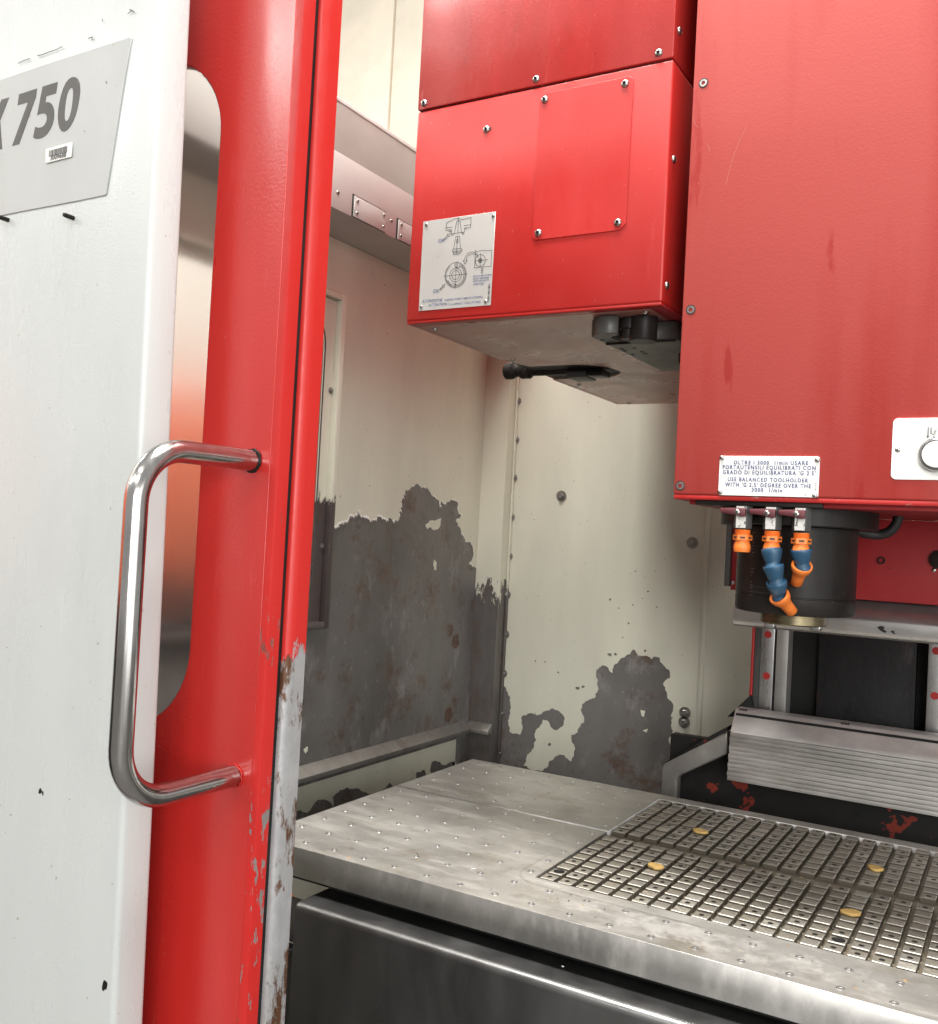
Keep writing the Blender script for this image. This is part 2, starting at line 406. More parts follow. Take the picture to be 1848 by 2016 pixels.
def rough(poly, amp, it=3, cyc=True, seed=1):
    r = random.Random(seed); P = [Vector(p) for p in poly]
    for k in range(it):
        Q = []; n_ = len(P) if cyc else len(P) - 1
        for i in range(n_):
            a, b = P[i], P[(i + 1) % len(P)]; d = b - a
            m_ = (a + b) / 2 + Vector((-d.y, d.x)) * r.uniform(-amp, amp)
            Q += [a, m_]
        if not cyc: Q.append(P[-1])
        P = Q
    return [(p.x, p.y) for p in P]
def blob(cx, cy, rx, ry, seed, n_=22, j=.25):
    r = random.Random(seed); ph = [r.uniform(0, 6.28) for _ in range(4)]
    return [(cx + rx * math.cos(a) * (1 + j * sum(math.sin((k + 2) * a + ph[k]) / (k + 1.5) for k in range(4))),
             cy + ry * math.sin(a) * (1 + j * sum(math.sin((k + 2) * a + ph[k]) / (k + 1.5) for k in range(4)))) for a in [2 * math.pi * i / n_ for i in range(n_)]]
def rrect(x0, x1, y0, y1, r, seg=10):
    out = []
    for cx, cy, a0 in ((x1 - r, y1 - r, 0), (x0 + r, y1 - r, 90), (x0 + r, y0 + r, 180), (x1 - r, y0 + r, 270)):
        for i in range(seg + 1):
            a = math.radians(a0 + 90 * i / seg); out.append((cx + r * math.cos(a), cy + r * math.sin(a)))
    return out
def circle(cx, cy, r, n_=16):
    return [(cx + r * math.cos(2 * math.pi * i / n_), cy + r * math.sin(2 * math.pi * i / n_)) for i in range(n_)]

# shared small hardware (local Z = outward)
def two_mat(me, m1, m2, test):
    me.materials.append(M[m1]); me.materials.append(M[m2])
    for p in me.polygons:
        if test(p): p.material_index = 1
    return me
def button_screw(r, hk=.40):
    me = bm_mesh('button_screw', lathe_bm([(r, 0), (r, r * .12), (r * .86, r * .42), (r * .62, r * .58), (r * (hk + .02), r * .62), (r * hk, r * .12), (0, r * .12)], 18), 40)
    return two_mat(me, 'screw_steel', 'hole_dark', lambda p: all(math.hypot(me.vertices[i].co.x, me.vertices[i].co.y) < r * (hk + .03) for i in p.vertices))
def socket_screw(r):
    me = bm_mesh('socket_screw', lathe_bm([(r * 1.28, -.0004), (r * 1.28, .0003), (r * 1.08, .0003), (r * 1.02, -.0015), (r, -.0015), (r, .0006), (r * .92, .0012), (r * .52, .0012), (r * .48, -.002), (0, -.002)], 20), 40)
    return two_mat(me, 'screw_steel', 'hole_dark', lambda p: all(math.hypot(me.vertices[i].co.x, me.vertices[i].co.y) < r * .53 or math.hypot(me.vertices[i].co.x, me.vertices[i].co.y) > r * .999 and me.vertices[i].co.z < .0005 for i in p.vertices))
def hex_bolt(r):
    bm = lathe_bm([(r * 1.7, 0), (r * 1.7, r * .25), (0, r * .25)], 18); lathe_bm([(r, r * .25), (r, r * 1.0), (r * .8, r * 1.15), (0, r * 1.15)], 6, bm=bm)
    return bm_mesh('hex_bolt', bm, 30)
ME_BTN = button_screw(.0058); ME_BTN_S = button_screw(.0042); ME_SOCK = socket_screw(.0055); ME_HEX = hex_bolt(.006); ME_HEX_B = hex_bolt(.0085); ME_RIV = button_screw(.0034, .15)
ME_HEX.materials.append(M['bolt_grey']); ME_HEX_B.materials.append(M['bolt_grey'])
DY = (0, -1, 0); DX = (1, 0, 0); DZ = (0, 0, -1)

# ================================================================== SETTING
fl = box('floor', (-9, 9, -12, 9, -.1, 0), 'floor_concrete', bevel=0); fl['kind'] = 'structure'
bwl = thing('wall', '', '', (0, 4.6, 0)); del bwl['label']; del bwl['category']; bwl['kind'] = 'structure'
seam = on((770, 150), 'Y', 4.6).x
for a, b in ((-6.6, seam - .006), (seam + .006, seam + 2.2), (seam + 2.212, seam + 4.4)):
    box('wall_panel', (a, b, 4.6, 4.75, 0.001, 6.0), 'wall_cream', bwl, bevel=.01)
box('wall_backing', (-6.6, seam + 4.4, 4.752, 4.82, 0.001, 6.0), 'beam_dark', bwl, bevel=0)

# ================================================================== WHITE FRONT COVER
fc = thing('machine_front_cover', 'white painted sheet-metal front cover with large grey 750 lettering', 'cover', (-1.5, .69, 0))
lean = lambda c: Vector((c.x - .0190 * (c.z - 1.0), c.y, c.z))
box('cover_sheet', (-2.6, -.769, .67, .711, .12, 2.42), 'white_paint', fc, bevel=.006, seg=4, fn=lean)
PY = .67
def uv(V, pts, ax, v):
    out = []
    for p in pts:
        q = on(V(*p), ax, v); out.append({'X': (q.y, q.z), 'Y': (q.x, q.z), 'Z': (q.x, q.y)}[ax])
    return out
pl = uv(VN, [(1090, 316), (1080, 308), (20, 655)], 'Y', PY); pb = uv(VN, [(0, 1775), (865, 1606), (884, 1594)], 'Y', PY)
outl = [pl[0], pl[1], pl[2], (-1.35, pl[2][1]), (-1.35, pb[0][1]), pb[0], pb[1], pb[2]]
npz = sheet('name_plate', [rough(outl, .004, 2, seed=4)], 'Y', PY - .0002, -1, .0016, 'plate_grey', fc, bevel=.0004)
PL = PY - .0018
G7 = [(345, 565), (668, 460), (648, 610), (345, 1460), (218, 1493), (505, 705), (317, 762)]
G5 = [(765, 428), (1040, 342), (1008, 548), (832, 602), (815, 716), (845, 706), (885, 708), (925, 735), (955, 785), (972, 850), (975, 930), (968, 1010), (945, 1105), (905, 1195), (850, 1275), (790, 1330), (730, 1358), (670, 1368), (620, 1358), (595, 1335), (635, 1145), (665, 1160), (715, 1165), (765, 1148), (805, 1110), (832, 1055), (843, 1000), (840, 955), (825, 922), (800, 910), (760, 910), (715, 920), (668, 942)]
G0 = [(1335, 252), (1385, 275), (1420, 330), (1437, 410), (1440, 500), (1428, 620), (1400, 780), (1365, 920), (1320, 1040), (1265, 1140), (1205, 1210), (1150, 1240), (1105, 1225), (1070, 1175), (1048, 1090), (1038, 980), (1045, 850), (1065, 720), (1095, 590), (1135, 460), (1185, 355), (1240, 290), (1290, 260)]
G0i = [(1285, 450), (1305, 465), (1313, 510), (1312, 600), (1300, 720), (1280, 850), (1255, 950), (1225, 1020), (1192, 1048), (1170, 1030), (1160, 985), (1160, 900), (1170, 790), (1185, 670), (1205, 570), (1235, 495), (1262, 460)]
GX = [(168, 620), (5, 1040), (40, 1545), (-110, 1590), (-130, 1320), (-250, 1640), (-390, 1680), (-190, 1140), (-270, 760), (-120, 710), (-90, 910), (35, 660)]
for nm, gl in (('numeral', [G7]), ('numeral', [G5]), ('numeral', [G0, G0i]), ('letter', [GX])):
    sheet(nm, [uv(VL, g, 'Y', PL) for g in gl], 'Y', PL, -1, .0003, 'letter_grey', npz)
q = uv(VL, [(848, 1558), (1312, 1432), (1303, 1690), (843, 1808)], 'Y', PL)
lab = sheet('barcode_label', [q], 'Y', PL - .0008, -1, .0011, 'label_white', fc)
qa, qb, qc, qd = (Vector(p) for p in q)
def ql(u, v): return qa.lerp(qb, u).lerp(qd.lerp(qc, u), v)
r = random.Random(5); bars = []; u = .13
bm = bmesh.new()
while u < .86:
    wd = r.choice([.007, .007, .014, .022])
    P = [ql(u, .18), ql(u + wd, .18), ql(u + wd, .64), ql(u, .64)]
    bm.faces.new([bm.verts.new((p.x, PL - .0022, p.y)) for p in P]); u += wd + r.choice([.006, .008, .014])
reg(bpy.data.objects.new('barcode', bm_mesh('barcode', bm)), lab, 'black_ink')
pc = ql(.5, .78)
text('barcode_number', '3009688', .0075, (pc.x, PL - .0019, pc.y), (1, 0, 0), (0, 0, 1), DY, 'black_ink', lab, 'CENTER', .0002, 1.05)
for p in ((70, 1806), (605, 1790)):
    c = on(VN(*p), 'Y', PY)
    lathe('threaded_stud', [(.0026, -.002)] + [(.0026 if i % 2 else .0023, i * .0011) for i in range(11)] + [(.002, .0125), (0, .0125)], axis(c, DY), 'black_oxide', fc, 12)
# scuffs and rust nicks in the white paint
sc = [[(150, 517), (190, 497), (245, 478)], [(308, 455), (350, 445), (400, 425), (455, 408), (510, 380)], [(725, 312), (765, 300)], [(752, 300), (760, 325)], [(838, 150), (842, 172)], [(870, 665), (876, 683)], [(1050, 110), (1080, 85)], [(1065, 75), (1100, 92)], [(696, 1072), (694, 1080)]]
strokes('paint_scratches', sc, .0009, lambda p: on(VN(*p), 'Y', PY - .0022), DY, 'hole_dark', fc)['kind'] = 'stuff'
r = random.Random(3); bm = bmesh.new()
for px, py, s in ((79, 1558, .0033), (206, 1941, .0052), (84, 1562, .0020)):
    c = on((px, py), 'Y', PY - .0004)
    vs = [bm.verts.new((c.x + a * s, PY - .0004, c.z + b * s)) for a, b in blob(0, 0, .7, 1.0, px)]; bm.faces.new(vs)
reg(bpy.data.objects.new('paint_chips', bm_mesh('paint_chips', bm)), fc, 'black_oxide')['kind'] = 'stuff'

# ================================================================== RED SLIDING DOOR
YD = .75
dr = thing('sliding_door', 'red sliding door with rounded window and steel pull handle', 'door', (-.95, .76, .3))
EX = -.6685
hole = rrect(-1.22, -.777, 1.268, 2.012, .092, 12)
sheet('door_skin', [[(-1.30, .25), (EX - .010, .25), (EX - .010, 2.38), (-1.30, 2.38)], hole], 'Y', YD + .0175, -1, .0175, 'red_paint', dr, bevel=.0012)
prism('edge_fold', [(EX - .0098, YD), (EX - .003, YD), (EX - .0008, YD + .0008), (EX, YD + .003), (EX, YD + .0185), (EX - .0098, YD + .0185)], 'Z', .25, 2.38, 'edge_worn', dr, smooth=50)
prism('seal_strip', [(-.6695, .7742), (-.6665, .7744), (-.6640, .7758), (-.6622, .7790), (-.6611, .7830), (-.6606, .7860), (-.6606, .8020), (-.6695, .8020)], 'Z', .25, 2.38, 'strip_worn', dr, smooth=50)
box('gap_rubber', (-.71, -.6697, .7687, .8018, .25, 2.38), 'black_rough', dr, bevel=0)
sheet('inner_skin', [[(-1.295, .26), (EX - .03, .26), (EX - .03, 2.37), (-1.295, 2.37)], rrect(-1.23, -.767, 1.258, 2.022, .1, 12)], 'Y', YD + .0195, 1, .002, 'beam_dark', dr)  # unseen inner sheet, its shade put into the dark grey
sheet('window_pane', [rrect(-1.219, -.778, 1.269, 2.011, .091, 12)], 'Y', YD + .0065, -1, .005, 'door_glass', dr)
# handle
HX, YO, ZT, ZB, RB = -.7028, .603, 1.5631, 1.2373, .052
pts = [(HX, YD + .003, ZT)]
for i in range(13):
    a = math.pi / 2 * i / 12; pts.append((HX, YO + RB - RB * math.sin(a), ZT - RB + RB * math.cos(a)))
for i in range(13):
    a = math.pi / 2 * i / 12; pts.append((HX, YO + RB - RB * math.cos(a), ZB + RB - RB * math.sin(a)))
pts.append((HX, YD + .003, ZB))
hd = tube('handle', pts, .0110, 'handle_steel', dr, bev=12)
for z_, mt in ((ZT, 'black_oxide'), (ZB, 'edge_worn')):
    r = random.Random(int(z_ * 100)); ring = []
    for i in range(40):
        a = 2 * math.pi * i / 40; k = .0113 + r.uniform(-.0006, .0009); ring.append((HX + k * math.cos(a), YD - .0006 + r.uniform(-.0006, .0006), z_ + k * math.sin(a)))
    reg(bpy.data.objects.new('weld_bead', tube_me('weld_bead', ring, .0016 if mt == 'black_oxide' else .0009, cyc=True, bev=2)), hd, mt)

# ================================================================== ENCLOSURE SIDE WALL
XS = -1.32; YA = 2.31; YB = 2.36
sw = thing('enclosure_side_wall', 'cream enclosure side wall with peeling paint and a tall window behind the red door', 'wall panel', (XS, 1.6, .4))
win = rrect(.93, 1.606, 1.306, 1.966, .085, 10)
sheet('steel_sheet', [[(.80, .42), (YA + .04, .42), (YA + .04, 2.119), (.80, 2.119)], win], 'X', XS - .004, 1, .004, 'bare_steel', sw)
low = [(245, 225), (262, 232), (275, 238), (300, 222), (330, 215), (345, 185), (385, 165), (410, 195), (440, 215), (480, 188), (510, 205), (545, 215), (575, 205), (575, 170), (590, 110), (605, 65), (640, 50), (690, 58), (720, 85), (755, 115), (760, 150), (770, 120), (800, 125), (825, 118), (845, 125), (845, 165), (862, 185), (845, 205), (835, 210), (850, 240), (862, 275), (880, 310), (915, 335), (918, 370), (895, 410), (918, 430)]
edge = uv(V6, low, 'X', XS); edge[-1] = (YA - .001, edge[-1][1])
edge = rough(edge, .22, 3, False, 3)
sheet('paint_layer', [[(YA - .001, 2.118), (.801, 2.118), (.801, 1.285), (1.644, 1.285), (1.645, 1.60)] + edge, rrect(.925, 1.61, 1.30, 1.972, .085, 10)], 'X', XS, 1, .0011, 'cream', sw)
r = random.Random(77); bm = bmesh.new()
for a, b in zip(edge, edge[1:]):
    if a[0] > 1.86 and r.random() < .75: continue
    for _ in range(2):
        t = r.random(); y_, z_ = a[0] + (b[0] - a[0]) * t, a[1] + (b[1] - a[1]) * t
        s_ = r.uniform(.002, .0055); o_ = r.uniform(.001, .005)
        vs = [bm.verts.new(q) for q in ((XS + .0014, y_ - s_ * .5, z_ + .003), (XS + .0014, y_ + s_ * .5, z_ + .003), (XS + .0014 + o_, y_ + r.uniform(-s_, s_), z_ - r.uniform(.001, .006)))]
        bm.faces.new(vs)
reg(bpy.data.objects.new('paint_curls', bm_mesh('paint_curls', bm)), sw, 'label_white')['kind'] = 'stuff'
isl = [rough(uv(V6, g, 'X', XS), .2, 2, True, 9) for g in ([(695, 235), (715, 210), (770, 200), (765, 230), (735, 255), (705, 250)], [(735, 390), (745, 400), (748, 440), (736, 440)], [(133, 1265), (150, 1255), (152, 1275), (140, 1288)])]
for i_ in isl: sheet('paint_flake', [i_], 'X', XS, 1, .0008, 'cream', sw)
# lower cream field below the rail, with bare patches
lowf = [(.80, .44), (2.25, .44), (2.25, .945), (.80, .945)]
hol = [rough(uv(V6, g, 'X', XS), .12, 2, True, 20 + k) for k, g in enumerate((
    [(75, 1560), (150, 1560), (200, 1500), (245, 1505), (270, 1540), (265, 1490), (300, 1455), (360, 1450), (410, 1465), (440, 1475), (530, 1420), (545, 1440), (620, 1460), (600, 1700), (75, 1800)],
    [(652, 1375), (690, 1360), (700, 1390), (680, 1440), (650, 1420)],
    [(722, 1330), (760, 1325), (780, 1340), (800, 1332), (840, 1335), (830, 1380), (730, 1400), (715, 1365)]))]
sheet('paint_layer', [lowf] + hol, 'X', XS, 1, .0011, 'cream', sw)
wf = box('window_frame', (XS + .0012, XS + .020, 1.636, 1.652, 1.280, 2.0), 'frame_worn', sw, bevel=.002)
box('window_frame', (XS + .0012, XS + .020, .87, 1.636, 1.280, 1.294), 'frame_worn', sw, bevel=.002)
box('window_frame', (XS + .0012, XS + .020, .87, 1.636, 1.986, 2.0), 'frame_worn', sw, bevel=.002)
sheet('window_surround', [[(.88, 1.295), (1.6355, 1.295), (1.6355, 1.985), (.88, 1.985)], rrect(.935, 1.603, 1.309, 1.963, .085, 10)], 'X', XS + .0013, 1, .004, 'frame_worn', sw, bevel=.0008)
sheet('window_gasket', [rrect(.9325, 1.6055, 1.3065, 1.9655, .0865, 10), rrect(.936, 1.602, 1.310, 1.962, .084, 10)], 'X', XS + .0054, 1, .001, 'valve_grey', sw)
sheet('window_pane', [rrect(.92, 1.615, 1.297, 1.975, .085, 10)], 'X', XS - .011, 1, .005, 'side_glass', sw)
for z_ in (1.455, 1.79): inst('hex_bolt', ME_HEX, axis((XS + .0054, 1.63, z_), DX) @ Matrix.Scale(.7, 4), sw)
# corner post
prism('corner_post', [(XS + .0005, YA), (-1.246, YA), (-1.245, YA + .001), (-1.245, YB - .001), (XS + .0005, YB - .001)], 'Z', .42, 2.119, 'post_worn', sw)
# drip rail
def rail_pts(d): return [(d[0], d[1])]
prof = [(XS + .0013, .990), (XS + .004, .989), (XS + .0235, .9735), (XS + .0255, .9715), (XS + .0255, .9630), (XS + .0245, .9615), (XS + .0013, .9615)]
prism('drip_rail', prof, 'Y', .86, YA - .026, 'rim_worn', sw, smooth=40)
prism('drip_rail', [(YA - .0255, .9715), (YA - .0235, .9735), (YA - .001, .989), (YA - .001, .9615), (YA - .0255, .9615)], 'X', XS + .0013, -1.2435, 'rim_worn', sw, bevel=.002)

# ================================================================== ENCLOSURE BACK WALL
bw = thing('enclosure_back_wall', 'cream enclosure back wall with bolted edge and grey peeled patches', 'wall panel', (-.7, YB, .4))
box('steel_sheet', (-1.2445, .9, YB, YB + .004, .42, 2.5), 'bare_steel', bw, bevel=0)
pk = [(1050, 965), (1075, 1000), (1090, 1060), (1085, 1120), (1085, 1180), (1110, 1195), (1135, 1200), (1145, 1165), (1140, 1120), (1170, 1100), (1210, 1110), (1250, 1090), (1300, 1085), (1340, 1120), (1335, 1155), (1300, 1180), (1275, 1165), (1260, 1135), (1240, 1130), (1225, 1160), (1205, 1190), (1200, 1250), (1165, 1300), (1148, 1345), (1215, 1365), (1260, 1350), (1300, 1300), (1340, 1295), (1370, 1325), (1370, 1200), (1400, 1190), (1430, 1140), (1415, 1090), (1440, 1045), (1480, 1030), (1490, 960), (1485, 900), (1510, 880), (1560, 915), (1590, 860), (1640, 830), (1655, 805), (1680, 835), (1740, 850), (1780, 845), (1790, 870), (1825, 900), (1825, 940), (1795, 960), (1810, 1000), (1835, 1050), (1830, 1110), (1840, 1180), (1830, 1250), (1846, 1300), (1850, 1420)]
pe = rough(uv(V6, pk, 'Y', YB), .20, 3, False, 6)
pe[0] = (-1.2435, pe[0][1])
big_out = [(-1.2435, 2.498), (.895, 2.498), (.895, .60), (pe[-1][0], .60)] + pe[::-1]
spots = []
r = random.Random(12)
for c_, s_ in (((1548, 830), 9), ((1575, 828), 7), ((1250, 863), 4), ((1205, 860), 4), ((1310, 912), 5), ((1400, 985), 9), ((1425, 978), 7), ((1550, 575), 6), ((1667, 445), 4), ((1725, 538), 5), ((1590, 615), 4), ((1635, 685), 5), ((1608, 750), 4), ((1765, 610), 4), ((1712, 812), 6), ((1270, 1245), 8), ((1655, 600), 4), ((1700, 570), 3)):
    spots.append(uv(V6, blob(c_[0], c_[1], s_, s_ * .9, c_[0], 10), 'Y', YB))
sheet('paint_layer', [big_out] + spots, 'Y', YB, -1, .0011, 'cream', bw)
for g in ([(1690, 1085), (1712, 1090), (1706, 1118), (1695, 1112)], [(1700, 1180), (1725, 1172), (1718, 1190)]):
    sheet('paint_flake', [uv(V6, g, 'Y', YB)], 'Y', YB, -1, .0009, 'cream', bw)
# shallow fold of the sheet right of the peeled patch
cr = on(VC(395, 300), 'Y', YB).x
box('panel_fold', (cr - .006, cr + .006, YB - .006, YB - .0012, .42, 2.49), 'cream', bw, bevel=.0022)
for p in ((1093, 12), (1083, 195), (1073, 375), (1064, 552), (1057, 735), (1047, 915), (1037, 1098), (1026, 1280)):
    c = on(V6(*p), 'Y', YB - .0011); inst('hex_bolt', ME_HEX, axis((c.x + .007, c.y, c.z), DY) @ Matrix.Scale(1.1, 4), bw)
v4b = view(1200, 1100, 2800, 1848)
for p in ((997, 583), (988, 762), (978, 938)):
    c = on(v4b(*p), 'Y', YB - .0011); inst('hex_bolt', ME_HEX, axis((c.x + .007, c.y, c.z), DY) @ Matrix.Scale(1.1, 4), bw)
for p, V in (((1325, 97), V6), ((265, 885), V5), ((220, 1940), V5), ((215, 2000), V5)):
    inst('hex_bolt', ME_HEX_B, axis(on(V(*p), 'Y', YB - .0011), DY), bw)
# edge strip beside the post
box('edge_strip', (-1.2440, -1.2395, YB - .012, YB - .0012, .42, 2.49), 'post_worn', bw, bevel=.001)

# ================================================================== TOP BEAM AND UPPER PANEL
XB = -1.2
be = thing('top_beam', 'pale grey boxed beam with small screwed cover plates along the side wall top', 'beam', (XB, 1.6, 2.12))
box('beam_body', (XS - .04, XB, .80, 2.36, 2.1195, 2.232), 'beam_grey', be, bevel=.002)
ME_S = button_screw(.0042)
for (y0, y1) in ((1.5255, 1.6350), (1.6815, 1.79)):
    box('cover_recess', (XB + .0002, XB + .0007, y0 - .004, y1 + .003, 2.1205, 2.1665), 'hole_dark', be, bevel=0)
    pt = box('cover_plate', (XB + .0009, XB + .0040, y0, y1, 2.1210, 2.1635), 'beam_grey', be, bevel=.001)
    for yy in (y0 + .009, y1 - .009):
        for zz in (2.1305, 2.1545): inst('screw', ME_S, axis((XB + .004, yy, zz), DX), pt)
for yy in (1.4756, 1.6586): inst('screw', ME_S, axis((XB, yy, 2.1531), DX), be)
up = thing('upper_side_panel', 'upper side panel with shade painted in as dark grey, pale top edge above the beam', 'wall panel', (-1.37, 1.6, 2.24))
box('panel_sheet', (-1.376, -1.362, .80, 2.9, 2.233, 2.440), 'beam_dark', up, bevel=.001)
box('top_flange', (-1.40, -1.360, .80, 2.9, 2.4405, 2.450), 'beam_grey', up, bevel=.001)

# ================================================================== NEIGHBOURING MACHINE seen through the side window
nb = thing('neighbour_machine', 'orange-red machine body seen blurred through the side window', 'machine', (-2.5, 1.4, 0))
box('machine_body', (-3.1, -2.3, -.6, 3.4, 1.301, 1.88), 'neighbour_red', nb, bevel=.03, seg=4)
box('machine_base', (-3.08, -2.32, -.58, 3.38, .02, 1.30), 'black_rough', nb, bevel=.02)
box('machine_top', (-3.0, -2.4, -.5, 3.3, 1.881, 2.9), 'label_white', nb, bevel=.04, seg=3)

# ================================================================== TOOL MAGAZINE
X0, X1, Y0, Y1, ZU = -.893, -.461, 1.29, 2.215, 1.834
tm = thing('tool_magazine', 'red tool magazine housing with riveted diagram plate hanging left of the spindle head', 'housing', ((X0 + X1) / 2, 1.75, ZU))
ck = []
# lower cover: front sheet, sides, folded lips
box('lower_cover', (X0, X1, Y0, Y1, ZU + .004, 2.1825), 'red_box', tm, bevel=.0035, seg=3)
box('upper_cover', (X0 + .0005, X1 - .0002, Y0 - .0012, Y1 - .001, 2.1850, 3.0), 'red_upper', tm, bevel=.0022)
box('seam_shadow', (X0 + .004, X1 - .004, Y0 + .004, Y1 - .004, 2.1820, 2.1855), 'black_rough', tm, bevel=0)
# underside: folded lips and inset base plate with a slot open to the left
box('folded_lip', (X0 + .001, X1 - .001, Y0 + .001, Y0 + .020, ZU, ZU + .0045), 'red_box', tm, bevel=.0012)
box('folded_lip', (X1 - .022, X1 - .001, Y0 + .0205, Y1 - .001, ZU, ZU + .0045), 'red_dark', tm, bevel=.0012)
box('folded_lip', (X0 + .001, X0 + .012, Y0 + .0205, 1.615, ZU, ZU + .0045), 'under_red', tm, bevel=.0012)
box('folded_lip', (X0 + .001, X0 + .012, 1.845, Y1 - .001, ZU, ZU + .0045), 'under_red', tm, bevel=.0012)
ny0, ny1, nxr, nr = 1.690, 1.842, -.790, .076
arc = [(nxr + nr * math.cos(a), (ny0 + ny1) / 2 + nr * math.sin(a)) for a in [math.radians(90 - 180 * i / 14) for i in range(15)]]
base = [(X0 + .0135, Y0 + .0225), (X1 - .0235, Y0 + .0225), (X1 - .0235, Y1 - .002), (X0 + .0135, Y1 - .002), (X0 + .0135, ny1)] + arc + [(-.868, ny0), (X0 + .0135, 1.655)]
sheet('base_plate', [base], 'Z', ZU + .0045, -1, .0045, 'under_red', tm)
slot = [(X0 + .002, 1.618), (X0 + .002, ny1)] + arc + [(-.868, ny0), (X0 + .002, 1.66)]
sheet('slot_recess', [slot], 'Z', ZU + .0039, -1, .001, 'black_rough', tm)
for p, V in (((315, 488), V4), ((857, 690), V4), ((1263, 845), V4), ((1405, 100), V4), ((625, 250), v4b)):
    c = on(V(*p), 'Z', ZU); inst('screw', ME_BTN, axis((c.x, c.y, ZU), DZ) @ Matrix.Scale(.9, 4), tm)
# access plate
ap = [(-.6695, 2.160), (-.6595, 2.1695), (-.524, 2.1695), (-.5192, 2.1645), (-.5192, 1.9555), (-.5285, 1.9465), (-.6640, 1.9465), (-.6695, 1.952)]
acc = sheet('access_plate', [ap], 'Y', Y0 - .0001, -1, .0018, 'red_box', tm, bevel=.0004)
for x_, z_ in ((-.6598, 2.1598), (-.5313, 2.1597), (-.5318, 1.9574), (-.6591, 1.9568)): inst('screw', ME_BTN, axis((x_, Y0 - .0019, z_), DY), acc)
for x_, z_ in ((-.8797, 2.1945), (-.6768, 2.1948), (-.4827, 2.1949)): inst('screw', ME_BTN, axis((x_, Y0 - .0012, z_), DY), tm)
inst('screw', ME_BTN, axis((-.7603, Y0, 2.1319), DY), tm)
box('keyhole_slot', (-.7575, -.7515, Y0 - .0006, Y0 + .001, 2.1295, 2.1345), 'hole_dark', tm, bevel=0)
for y_, z_ in ((1.3074, 2.2306), (1.3103, 2.0469), (1.3072, 1.8653)): inst('screw', ME_BTN, axis((X1, y_, z_), DX), tm)
# instruction plate
ip = sheet('instruction_plate', [[(-.8685, 1.8533), (-.7353, 1.8533), (-.7353, 1.9990), (-.8685, 1.9990)]], 'Y', Y0 - .0001, -1, .0014, 'alu_plate', tm, bevel=.0003)
IY = Y0 - .0015
for p in ((395, 362), (1385, 230), (318, 1578), (1272, 1497)):
    inst('rivet', ME_RIV, axis(on(VP(*p), 'Y', IY), DY) @ Matrix.Scale(.85, 4), ip)
def ip3(p): return on(VP(*p), 'Y', IY - .0004)
def ell(cx, cy, rx, ry, a0=0, a1=360, n_=28, rot=-.10):
    return [(cx + rx * math.cos(math.radians(a)), cy + ry * math.sin(math.radians(a)) + rot * rx * math.cos(math.radians(a))) for a in [a0 + (a1 - a0) * i / n_ for i in range(n_ + 1)]]
L = [[(690, 335), (845, 262), (925, 285), (1055, 255), (1047, 405), (960, 410), (955, 470), (810, 490), (765, 490), (765, 435), (682, 445), (690, 335)],
     [(688, 408), (778, 397)], [(950, 375), (1050, 360)], [(868, 250), (858, 485)], [(808, 490), (842, 308), (893, 302), (910, 475)], [(765, 492), (770, 518), (790, 515), (790, 490)], [(925, 475), (928, 497), (948, 495), (950, 470)], [(720, 455), (760, 450)], [(735, 465), (760, 462)], [(960, 425), (990, 420)],
     [(797, 718), (828, 540), (885, 535), (897, 710)], [(852, 530), (848, 640)], [(845, 650), (842, 800)], [(772, 735), (790, 775), (905, 765), (925, 735), (905, 712), (780, 725)], [(780, 760), (915, 745)], [(792, 775), (792, 800), (885, 795), (888, 765)], [(840, 635), (842, 590), (852, 562), (864, 588), (860, 635), (840, 635)],
     ell(826, 1105, 158, 185), ell(826, 1105, 145, 168, -55, 235), ell(826, 1105, 126, 150, -58, 105), ell(826, 1105, 88, 102), ell(826, 1105, 57, 66), [(650, 1123), (1000, 1088)], [(836, 905), (817, 1305)], [(815, 930), (817, 985), (885, 990), (893, 935)], [(865, 905), (845, 1005)], [(695, 1192), (720, 1190), (722, 1212), (740, 1215), (740, 1240), (760, 1258)], [(762, 1235), (760, 1260)], [(762, 1235), (830, 1240), (830, 1265)],
     [(1108, 745), (1150, 760), (1220, 740), (1300, 747), (1362, 738), (1347, 975), (1105, 1000), (1118, 748)], ell(1190, 890, 75, 88), ell(1190, 890, 26, 30), ell(1190, 890, 14, 17), [(1110, 898), (1308, 878)], [(1197, 785), (1187, 978)],
     [(1160, 850), (1145, 800), (1105, 768), (1055, 765), (1005, 785), (970, 830), (952, 895), (938, 888), (962, 942), (1000, 893), (978, 895), (990, 850), (1015, 815), (1060, 795), (1110, 795), (1145, 815)],
     [(1207, 1085), (1210, 1035), (1203, 1035), (1218, 1000), (1232, 1035), (1226, 1035), (1224, 1082)],
     [(668, 585), (655, 570), (705, 520), (700, 505), (748, 495), (730, 540), (720, 528), (672, 585)], [(598, 1330), (590, 1318), (635, 1270), (628, 1258), (668, 1243), (655, 1285), (645, 1275), (600, 1330)]]
strokes('machine_diagram', L, .00075, ip3, DY, 'black_ink', ip)
R_, U_ = (1, 0, 0), (0, 0, 1)
def ipt(p, body, size, mat='blue_ink', up=U_, right=R_, sx=1.0, bold=0.00005):
    return text('plate_text', body, size, on(VP(*p), 'Y', IY), right, up, DY, mat, ip, 'LEFT', bold, 1.0, sx)
ipt((570, 605), 'OK', .0082); ipt((492, 1350), 'OK', .0082)
for y_, s in ((1130, 'FRONTE MACCHINA'), (1168, 'FRONT MACHINE'), (1203, "VISTA DALL'ALTO"), (1248, 'UPPER VIEW')): ipt((1083, y_), s, .0036, sx=1.0)
ipt((335, 1500), 'ATTENZIONE', .0062); ipt((668, 1478), "INSERIRE CORRETTAMENTE L'UTENSILE", .0039)
